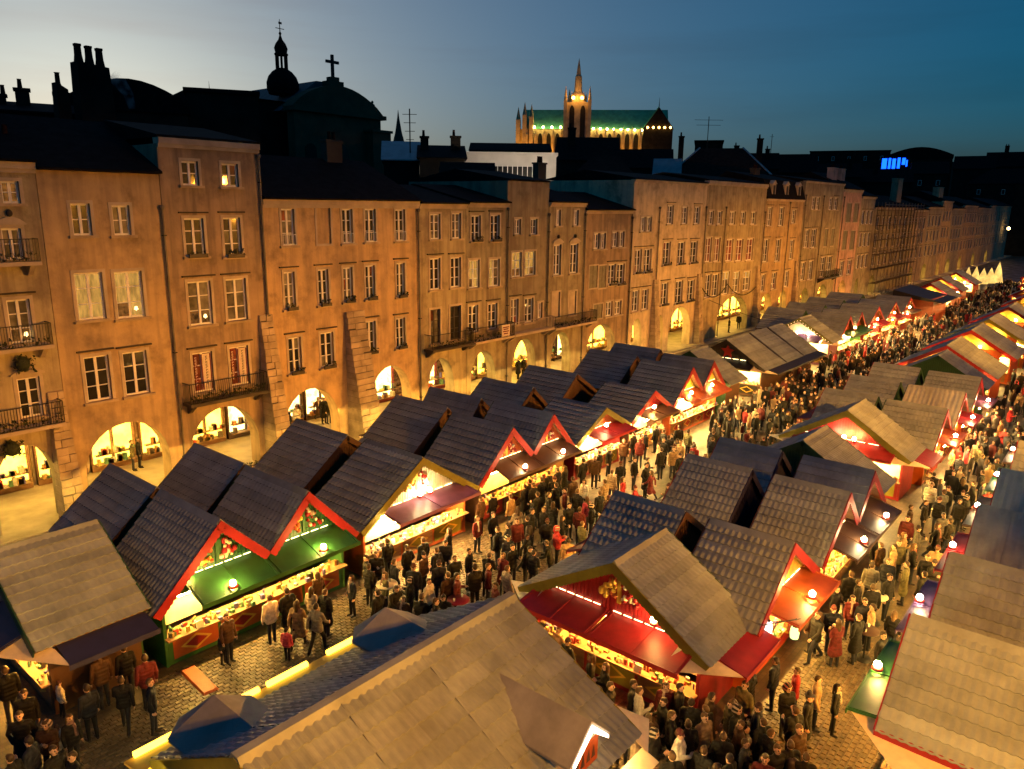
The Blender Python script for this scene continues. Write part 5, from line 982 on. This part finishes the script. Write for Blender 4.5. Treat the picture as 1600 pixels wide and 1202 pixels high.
    if hair != 'bald': u((0, .018, 1.69), (0, .03, 1.655), .088, .088, 'hair'); u((0, -.02, 1.722), (0, .03, 1.71), .062, .07, 'hair')
    if hair == 'long':
        u((0, .055, 1.66), (0, .085, 1.42), .085, .06, 'hair')
        for sx in (-1, 1): u((sx*.075, .02, 1.67), (sx*.085, .03, 1.46), .04, .03, 'hair')
    if hat == 'beanie': u((0, .008, 1.70), (0, .015, 1.735), .1, .075, 'hat')
    if hat == 'brim': u((0, .005, 1.72), (0, .005, 1.79), .088, .075, 'hat'); [u((.12*math.cos(a), .13*math.sin(a), 1.715), (.04*math.cos(a), .04*math.sin(a), 1.72), .014, .02, 'hat') for a in [i*math.pi/8 for i in range(16)]]
    if hat == 'cap': u((0, .008, 1.705), (0, .01, 1.735), .096, .085, 'hat'); u((-.04, -.1, 1.705), (.04, -.1, 1.705), .022, .022, 'hat')
    if hat == 'hood':
        for a in range(9): t = math.pi*(a/8); u((.105*math.cos(t), -.03, 1.63+.115*math.sin(t)), (.105*math.cos(t), .07, 1.63+.11*math.sin(t)), .035, .05, 'scarf' if a % 2 == 0 else 'coat')
        u((0, .06, 1.68), (0, .08, 1.55), .1, .1, 'coat')
    if scarf:
        for a in range(8): t = 2*math.pi*a/8; u((.07*math.cos(t), .005+.065*math.sin(t), 1.5), (.07*math.cos(t+.8), .005+.065*math.sin(t+.8), 1.505), .036, .036, 'scarf')
        u((.05, -.1, 1.47), (.07, -.145, 1.12), .035, .045, 'scarf')
    if bag: u((-.05, .2, 1.32), (-.05, .22, 1.05), .1, .12, 'bag'); u((.05, .2, 1.32), (.05, .22, 1.05), .1, .12, 'bag')
    rot = Matrix.Rotation(R(lean), 4, 'X'); pv_ = Vector((0, 0, .9))
    C += [(rot @ (a-pv_)+pv_, rot @ (b-pv_)+pv_, ra, rb, t) for a, b, ra, rb, t in up]
    b = MB()
    for a, e, ra, rb, t in C:
        d = e-a; L = d.length
        if L < 1e-5: d = Vector((0, 0, 1)); L = 1e-4
        q = d.to_track_quat('Z', 'Y'); pr = []; k = 4
        for i in range(k+1): t_ = math.pi/2*i/k; pr.append((max(ra*math.sin(t_), 1e-4), -ra*math.cos(t_)))
        for i in range(k+1): t_ = math.pi/2*i/k; pr.append((max(rb*math.cos(t_), 1e-4), L+rb*math.sin(t_)))
        tmp = MB().lathe(pr, n=10); b.add([q @ Vector(v)+a for v in tmp.v], tmp.f)
    o = b.build('person_source', PM[0]); md = o.modifiers.new('r', 'REMESH'); md.mode = 'VOXEL'; md.voxel_size = vox; md.use_smooth_shade = True
    sm_ = o.modifiers.new('s', 'SMOOTH'); sm_.factor = .5; sm_.iterations = 2
    dg = bpy.context.evaluated_depsgraph_get(); me = bpy.data.meshes.new_from_object(o.evaluated_get(dg)); bpy.data.objects.remove(o)
    me.name = 'person'; me.materials.clear(); [me.materials.append(m) for m in PM]
    nf = len(me.polygons); ce = np.empty(nf*3); me.polygons.foreach_get('center', ce); ce = ce.reshape(-1, 3); best = np.full(nf, 9.); idx = np.zeros(nf, int)
    for a, e, ra, rb, t in C:
        A = np.array(a); D = np.array(e)-A; L2 = max(D @ D, 1e-9); h = np.clip((ce-A) @ D/L2, 0, 1); dd = np.linalg.norm(ce-A-h[:, None]*D, axis=1)-(ra+(rb-ra)*h)
        if t in ('eye',): dd -= .004
        m_ = dd < best; best[m_] = dd[m_]; idx[m_] = TAGS.index(t)
    me.polygons.foreach_set('material_index', idx.astype(np.int32)); me.polygons.foreach_set('use_smooth', np.ones(nf, bool))
    if s != 1.0: me.transform(Matrix.Scale(s, 4))
    me.update(); return me
VAR = {                                                    # kind: (mesh, garment words)
 'jk': (person_mesh(('down', 'down')), 'jacket'), 'jw': (person_mesh(('swingf', 'back'), 'stride'), 'jacket, walking'), 'jc': (person_mesh(('cup', 'down')), 'jacket, one hand raised'),
 'lc': (person_mesh('pocket', coat='long'), 'long coat'), 'lw': (person_mesh(('swingf', 'back'), 'stride', 'long', 'long', slim=.9, s=.95, scarf=True), 'long coat and scarf, walking'), 'wl': (person_mesh(('cup', 'cup'), coat='long', hair='long', slim=.88, s=.95), 'coat, long hair'),
 'bn': (person_mesh(('cup', 'pocket'), coat='puffy', hat='beanie'), 'padded jacket and woollen hat'), 'wj': (person_mesh('down', hair='long', slim=.88, s=.94, scarf=True), 'jacket, scarf and long hair'), 'ln': (person_mesh('fwd', lean=14), 'jacket, leaning forward'),
 'ch': (person_mesh('down', coat='puffy', hat='beanie', s=.68), 'padded jacket, a child'), 'br': (person_mesh(('pocket', 'down'), coat='long', hat='brim'), 'long coat and brimmed hat'), 'hd': (person_mesh(('cup', 'cup'), coat='puffy', hat='hood', s=.97), 'hooded padded jacket'),
 'cp': (person_mesh(('down', 'cup'), hat='cap'), 'jacket and peaked cap'), 'bp': (person_mesh(('down', 'down'), bag=True, coat='puffy'), 'padded jacket with rucksack'), 'bd': (person_mesh(('cup', 'cup'), hair='bald'), 'jacket, bare-headed and bald')}
HEADZ = {'lw': 1.57, 'wl': 1.57, 'wj': 1.55, 'ch': 1.12, 'hd': 1.6}
PCOL = {'k': ((.006, .0055, .006), 'black'), 'n': ((.009, .011, .02), 'dark'), 'b': ((.05, .024, .012), 'brown'), 't': ((.30, .19, .10), 'tan'), 'w': ((.55, .50, .44), 'white'), 'r': ((.30, .018, .02), 'red'), 'd': ((.09, .012, .014), 'dark red'), 'g': ((.12, .115, .11), 'grey'), 'u': ((.05, .09, .17), 'blue'), 'o': ((.10, .09, .04), 'olive'), 'p': ((.48, .06, .10), 'pink'), 'e': ((.36, .28, .20), 'beige')}
PEOPLE = []
def at_head(px, py, z):
    d = _F+_r*((px-800)/FPX)-_u*((py-601)/FPX); t = (z-H)/d.z; return d.x*t, d.y*t
def person(x, y, kind, col, rz=None, place=None, shared=None):
    o = bpy.data.objects.new('person', VAR[kind][0]); COL.objects.link(o); o.location = (x, y, .022); o.rotation_euler = (0, 0, rnd.uniform(0, 2*PI) if rz is None else R(rz))
    k = rnd.uniform(.96, 1.05); o.scale = (k*rnd.choice((-1, 1)), k*rnd.uniform(.97, 1.08), k)
    c_, w_ = PCOL[col]; j = rnd.uniform(.8, 1.25); o.color = (c_[0]*j, c_[1]*j, c_[2]*j, 1); o['category'] = 'person'
    PEOPLE.append([o, kind, w_, place, shared]); return o
# heads read off the photograph: x y kind colour facing(deg, 0 = towards -Y, ? = any)
HEADS = '''
37 1084 jk k ?;92 1068 ch w 90;155 1028 jk b 180;193 1013 jk k 180;189 1061 jw k 150;226 1031 jk d 170;234 1065 jk n 60;108 1120 wj k ?;89 1141 ch w ?;71 1131 hd b ?;84 1173 jk k ?;113 1182 jk k ?;8 1050 jk k 180;30 1120 lc k ?;45 1160 bn n ?;15 1185 jk k ?;135 1075 jk n 190
354 964 jk b 10;346 990 ch n 30;421 936 jk w 175;448 927 lc k 180;464 946 lw t 120;447 985 ch p 120;486 921 wj e 110;494 949 jw g 110;508 925 lc k 100;496 900 wj b 180
572 872 jk k ?;588 868 jc k ?;605 845 jk k 180;616 878 jc n ?;636 854 lc k 180;646 889 cp n ?;661 844 jk k 180;662 865 bn b ?;682 860 jk n 180;686 881 cp n 150;670 908 jk w 10;697 929 ln k ?;614 915 ln k ?;711 873 jc k ?;733 860 jc k 20;714 902 jc d ?;761 870 ln k ?;763 884 jk d ?;746 812 wj d 0;771 804 jk k 0;751 780 jk b 180;770 773 jk k 180;640 905 hd k ?;700 900 jk b ?;742 890 bn k ?;590 930 jk k ?;630 935 wj b ?;655 940 ln k ?
798 776 jk t 180;820 760 lc k 180;833 760 jk k 180;846 752 lc k 180;857 741 jk k 180;871 733 jk n 180;883 730 wl k 180;869 760 lc k 170;883 765 jk d ?;808 817 jk d ?;824 810 bp k ?;879 808 wl k ?;801 856 jc k ?;822 854 ln k 10;834 864 jc n ?;906 797 jk d ?;917 781 wj p ?;903 770 jk k ?;937 770 jk k ?;913 752 wj w ?;957 738 jk e ?;930 717 jk b ?;911 722 jk k ?;974 749 wj r ?;812 748 jk k 180;840 775 jc k ?;858 775 jk k ?;895 750 jk b ?;925 790 hd k ?;890 790 jk k ?;850 795 lc k ?;945 755 jc t ?
992 719 jk k 0;1010 729 lc k 0;1013 719 jc k ?;1018 737 lw d ?;1010 676 jk k ?;1025 667 jk k ?;1038 675 jc k ?;1061 669 jk k ?;1076 675 jk o ?;1037 689 jc k ?;1045 684 jk k ?;1054 697 bn k ?;936 708 jk k 180;993 761 bn r ?;1142 625 jk k 0;1136 649 lc k 0;1161 663 ch d 0;1183 652 jk k 0;1174 681 jk k ?;1193 687 ch k ?;952 700 jk k ?;975 690 jk b ?;990 680 jk k 180;1000 690 hd d ?
848 967 jk k 250;873 987 jk t 250;887 1002 bn k 250;913 998 cp u 240;946 1013 jk w 240;924 1029 wj k ?;959 1018 wj r 230;946 1043 wl k 230;923 1065 bd k ?;954 1074 jk k 20;937 1082 jc k ?;990 1071 jk k ?;999 1084 jc w 40;1040 1074 wj d ?;1063 1074 jk k ?;1056 1060 jk k 230;1037 1096 jc k ?;1013 1124 jk b ?;1112 1093 jk b ?;1135 1062 jk o 250;1112 1112 ln k ?;1101 1124 jk t ?;1153 1112 hd k ?;1185 1106 bn n 190;1212 1032 jk n 180;1246 1046 jk r 200;1232 1074 hd k ?;1279 1060 jk t 20;1265 1090 br k 10;1309 1073 wj k 10;1242 1115 jc k ?;1249 1143 jk b ?;1215 1171 jk k ?;1023 1151 hd k 10;993 1149 wj e 30;1006 1190 jc d ?;1062 1152 bn w ?;1193 1127 jk k ?;1174 1049 lc k 180;1050 1120 jk k ?;1075 1135 jk k ?;1130 1150 lc k ?;1165 1160 jk n ?;1100 1175 jk k ?;1140 1185 bn k ?;1195 1190 jk d ?;1050 1185 lc k ?;1260 1180 jk k ?;975 1110 jk k ?;1080 1100 jc k ?;1205 1145 jc k ?;1235 1165 bp k ?
1308 921 jc k ?;1342 912 jk k ?;1364 919 jk k ?;1333 935 wj d ?;1364 947 jk t 200;1303 952 bn n ?;1275 952 jk b 150;1278 963 jw k ?;1310 975 wl d ?;1342 966 lc k 160;1398 957 wj k 90;1380 994 jk k ?;1368 843 jk k ?;1377 850 jk b 160;1398 856 jk t 190;1405 849 jk o ?;1428 857 wj k ?;1417 882 lc o 180;1450 871 jk k ?;1461 880 bn k ?;1424 791 jk b 10;1447 784 jk k 0;1466 822 lw k 0;1500 783 jk k ?;1330 900 jk k ?;1352 940 jc n ?;1390 905 jk k ?
1442 742 jk b ?;1460 741 jk k ?;1506 741 lc k 180;1535 740 jk k 170;1490 705 wj t ?;1501 713 jk n ?;1513 700 bn p ?;1531 700 jk o ?;1503 692 jk k ?;1518 684 jk k ?;1455 760 hd w ?;1480 690 jk r ?;1540 690 jk k ?;1500 670 jk b ?;1520 660 jk k ?;1545 665 jk k ?;1565 660 jk t ?;1555 640 jk k ?;1580 640 bn r ?;1570 620 jk k ?;1590 592 wj p ?;1575 600 jk k ?;1595 615 jk t ?;1550 620 jk k ?;1585 580 jk k ?
505 628 lc k 0;497 625 lw b 0;513 628 jk k 0;215 690 jk k 60;205 694 jk o 60;818 563 jk k 0;810 565 lc k 0;865 540 jk k 90;448 645 jk n 0;463 640 bn w 0;1197 470 jk k 0;975 525 jk k ?;1155 495 jk k ?;1140 500 jk k ?
'''
SOLID = [(8.4, 17.2, 21.0, 26), (17, 49.5, 21.3, 26), (17.2, 33.9, 7.0, 14.1), (33, 36.6, 7.4, 14.2), (40.2, 62, 7.0, 14), (3, 12.8, 7.4, 14.9), (17, 60, -3, 3.2)]
for ent in HEADS.replace('\n', ';').split(';'):
    f = ent.split()
    if len(f) < 5: continue
    hx, hy = at_head(float(f[0]), float(f[1]), HEADZ.get(f[2], 1.66))
    for (a, b_, c_, d) in SOLID:                       # nobody stands inside a stall
        if a < hx < b_ and c_ < hy < d:
            hy = c_-.3 if (hy-c_) < (d-hy) else d+.35
    zz = .13 if hy > 35.6 else 0
    o = person(hx, hy, f[2], f[3], None if f[4] == '?' else float(f[4])); o.location.z += zz
# the rest of the crowd farther down the aisles, placed one by one up to the limit
kinds = ['jk', 'jk', 'jk', 'jc', 'lc', 'bn', 'wj', 'wl', 'jw', 'hd', 'lw', 'ln', 'bp', 'cp']; cols = 'kkkkkkkkknnnbbdgtreo'
def scatter(n, x0, x1, y0, y1, shared, tries=4000):
    k = 0; spots = [(o.location.x, o.location.y) for o, *_ in PEOPLE]
    for _ in range(tries):
        if k >= n: break
        x, y = rnd.uniform(x0, x1), rnd.uniform(y0, y1)
        if any((x-a)**2+(y-b_)**2 < .27 for a, b_ in spots): continue
        spots.append((x, y)); person(x, y, rnd.choice(kinds), rnd.choice(cols), None, None, shared); k += 1
scatter(20, 15, 24, 15.2, 20.2, None)
scatter(36, 24, 44, 14.8, 20.4, None)
scatter(16, 26, 44, 4.2, 6.4, None)
scatter(10, 13.8, 17, 3.5, 7.6, None)
ORD = ['leftmost', 'second from left', 'third from left', 'fourth from left', 'fifth from left', 'sixth from left', 'seventh from left', 'eighth from left', 'ninth from left', 'tenth from left', 'eleventh from left', 'twelfth from left', 'thirteenth from left', 'fourteenth from left', 'fifteenth from left', 'sixteenth from left', 'last before the right']
def screen_x(o):
    d = o.location-Vector((0, 0, H)); return d.dot(_r)/d.dot(_F)
def place_of(o):
    x, y = o.location.x, o.location.y
    if y > 35: return 'under the arcades'
    if x < 9.2 and y > 14: return 'at the lower left by the navy awning'
    if x < 17.4 and y < 9.0: return 'in the packed crowd at the bottom'
    if x < 17.6 and y < 15.5: return 'between the pavilion and the red chalet'
    best = min((s for s in STALLS if s[2]), key=lambda s: (s[0].location.x-x)**2+(s[0].location.y-y)**2); return best[2]
buckets = {}
for o, kind, cw, place, shared in PEOPLE:
    base = 'person in %s %s %s' % (cw, VAR[kind][1].replace(', one hand raised', '').replace(' and woollen hat', ' and hat').replace(', scarf and long hair', ' and scarf').replace(', leaning forward', ', leaning'), shared or place_of(o)); buckets.setdefault(base, []).append(o)
for base, l in buckets.items():
    l.sort(key=screen_x)
    for i, o in enumerate(l):
        o['label'] = base if len(l) == 1 else '%s, %s' % (base, ORD[min(i, 16)]); o['group'] = 'visitors of the market'
        if len(o['label'].split()) > 16: o['label'] = o['label'].replace('in front of the ', 'by the ').replace('double-gabled ', 'double ').replace(' and scarf, walking', ', walking').replace('padded jacket', 'jacket').replace('at the lower left by the navy awning', 'by the navy awning').replace('among the crowd', 'in the crowd').replace('beside the ', 'by the ').replace('in the crowd before the', 'by the').replace(' and woollen hat', ' and hat').replace('between the pavilion and the red chalet', 'by the pavilion').replace('in the packed crowd at the bottom', 'in the bottom crowd')

# distant crowd: nobody could count it
LOW = [person_mesh(('down', 'down'), vox=.05), person_mesh(('swingf', 'back'), 'stride', vox=.05), person_mesh('pocket', coat='long', vox=.05), person_mesh(('cup', 'cup'), coat='puffy', hat='beanie', vox=.05), person_mesh('down', hair='long', slim=.88, s=.94, vox=.05)]
fcm = [M('far_coat_%d' % i, PCOL[k][0], .8, .3) for i, k in enumerate('knbtdrge')]; NT = len(fcm)
lowd = []
for me in LOW:
    n_ = len(me.vertices); co = np.empty(n_*3); me.vertices.foreach_get('co', co); lowd.append((co.reshape(-1, 3), [tuple(p.vertices) for p in me.polygons], [p.material_index for p in me.polygons]))
FV, FF, FM = [], [], []; foff = 0; busy = [(o.location.x, o.location.y) for o, *_ in PEOPLE]
def far_person(x, y):
    global foff
    if any((x-a)**2+(y-b_)**2 < .16 for a, b_ in busy[-900:]): return
    busy.append((x, y)); co, fs, ms = rnd.choice(lowd); k = rnd.choice([0]*9+[1]*4+[2,2,3,4,5,6,7]); a = rnd.uniform(0, 6.28); c_, s_ = math.cos(a), math.sin(a); h = rnd.uniform(.94, 1.06)
    w_ = np.empty_like(co); w_[:, 0] = (co[:, 0]*c_-co[:, 1]*s_)*h+x; w_[:, 1] = (co[:, 0]*s_+co[:, 1]*c_)*h+y; w_[:, 2] = co[:, 2]*h
    FV.append(w_); FF.extend([tuple(i+foff for i in f) for f in fs]); FM.extend([k if m == 1 else NT+m for m in ms]); foff += len(co)
for _ in range(170): far_person(rnd.uniform(44, 62), rnd.uniform(14.9, 20.7))
for _ in range(230): far_person(rnd.uniform(60, 92), rnd.uniform(14.7, 21.2))
for _ in range(300): far_person(rnd.uniform(92, 175), rnd.uniform(13.5, 21))
for _ in range(85): far_person(rnd.uniform(38, 62), rnd.uniform(4.0, 6.6))
for _ in range(90): far_person(rnd.uniform(62, 110), rnd.uniform(3.6, 6.6))
me = bpy.data.meshes.new('far_crowd'); me.from_pydata(np.concatenate(FV).tolist(), [], FF)
for m in fcm+PM: me.materials.append(m)
me.polygons.foreach_set('material_index', FM); me.polygons.foreach_set('use_smooth', [True]*len(FF)); me.update()
fo = link('far_crowd', me); fo.color = (.01, .01, .011, 1); tag(fo, 'dense crowd filling the far end of the market aisles', 'crowd', kind='stuff')
# ------------------------------------------------------------------ street lamps on this side of the square (behind and beside the camera)
def street_lamp(x, y, i, hh, aim, watts, cone, blend, label):
    t = thing('street_lamp', label, 'street lamp', (x, y, 0), 0, 'street lamps on the near side'); k = hh-12.2
    MB().lathe([(.16, 0), (.13, .8), (.08, 1), (.06, 12.3+k)], n=10).build('pole', m_iron, t)
    MB().tube([(0, 0, 12.2), (0, .5, 12.5), (0, 1.1, 12.5)], .045).build('arm', m_iron, t, (0, 0, k))
    MB().hexa([(-.3,.95,12.2),(.3,.95,12.2),(.3,1.6,12.45),(-.3,1.6,12.45)], [(-.2,.95,12.65),(.2,.95,12.65),(.2,1.6,12.55),(-.2,1.6,12.55)]).build('hood', m_iron, t, (0, 0, k))
    MB().box(-.2, .2, 1.1, 1.5, 12.19, 12.22).build('lamp_glass', EM('sodium_lamp', (1, .5, .14), 60), t, (0, 0, k))
    L = bpy.data.lights.new('street_lamp_light', 'SPOT'); L.energy = watts; L.color = (1, .37, .03); L.shadow_soft_size = .2; L.spot_size = R(cone); L.spot_blend = blend
    lo = bpy.data.objects.new('street_lamp_light', L); COL.objects.link(lo); lo.parent = t; lo.location = (0, 1.4, 12.1+k)
    lo.rotation_euler = Vector(aim).to_track_quat('-Z', 'Y').to_euler()
NTH = ['nearest the camera', 'second along', 'third along', 'fourth along', 'fifth along', 'sixth along', 'seventh along', 'eighth along', 'ninth along', 'tenth along', 'eleventh along', 'twelfth along', 'thirteenth along', 'fourteenth along', 'fifteenth along', 'sixteenth along']
street_lamp(5, -8, 0, 12.2, (4.5, 19, -8.6), 17000, 52, .8, 'tall hooded street lamp beside the camera'); street_lamp(9, -8, 0, 12.2, (10.5, 8.5, -9), 30000, 42, .9, 'second hooded street lamp beside the camera')
street_lamp(30, -8, 0, 12.2, (24, 20, -9), 50000, 50, .9, 'third hooded street lamp, aimed along the market'); street_lamp(56, -8, 0, 12.2, (28, 28, -9), 60000, 50, .9, 'fourth hooded street lamp, aimed along the market')
for i, (x, w_) in enumerate(((-4, 60), (12, 78), (28, 98), (44, 80), (60, 68), (76, 78), (92, 84), (108, 85), (124, 70), (140, 52), (156, 46), (172, 46), (190, 52), (210, 40), (230, 34), (250, 22))):
    street_lamp(x+20, -14, i, 15.4, (-20, 50.5, -14.4), w_*1000, 41, 1, 'tall floodlight mast on the near side, '+NTH[i])
bl_ = thing('street_lamp', 'unseen lamp added behind the row to light the pale block', 'street lamp', (66, 52, 0))  # added lamp, out of view, brightens the pale block
MB().lathe([(.12, 0), (.06, 1), (.05, 15.6)], n=8).build('pole', m_iron, bl_); MB().ball((0, 0, 15.9), .3, 10).build('globe', EM('added_lamp_globe', (1, .78, .55), 900), bl_)
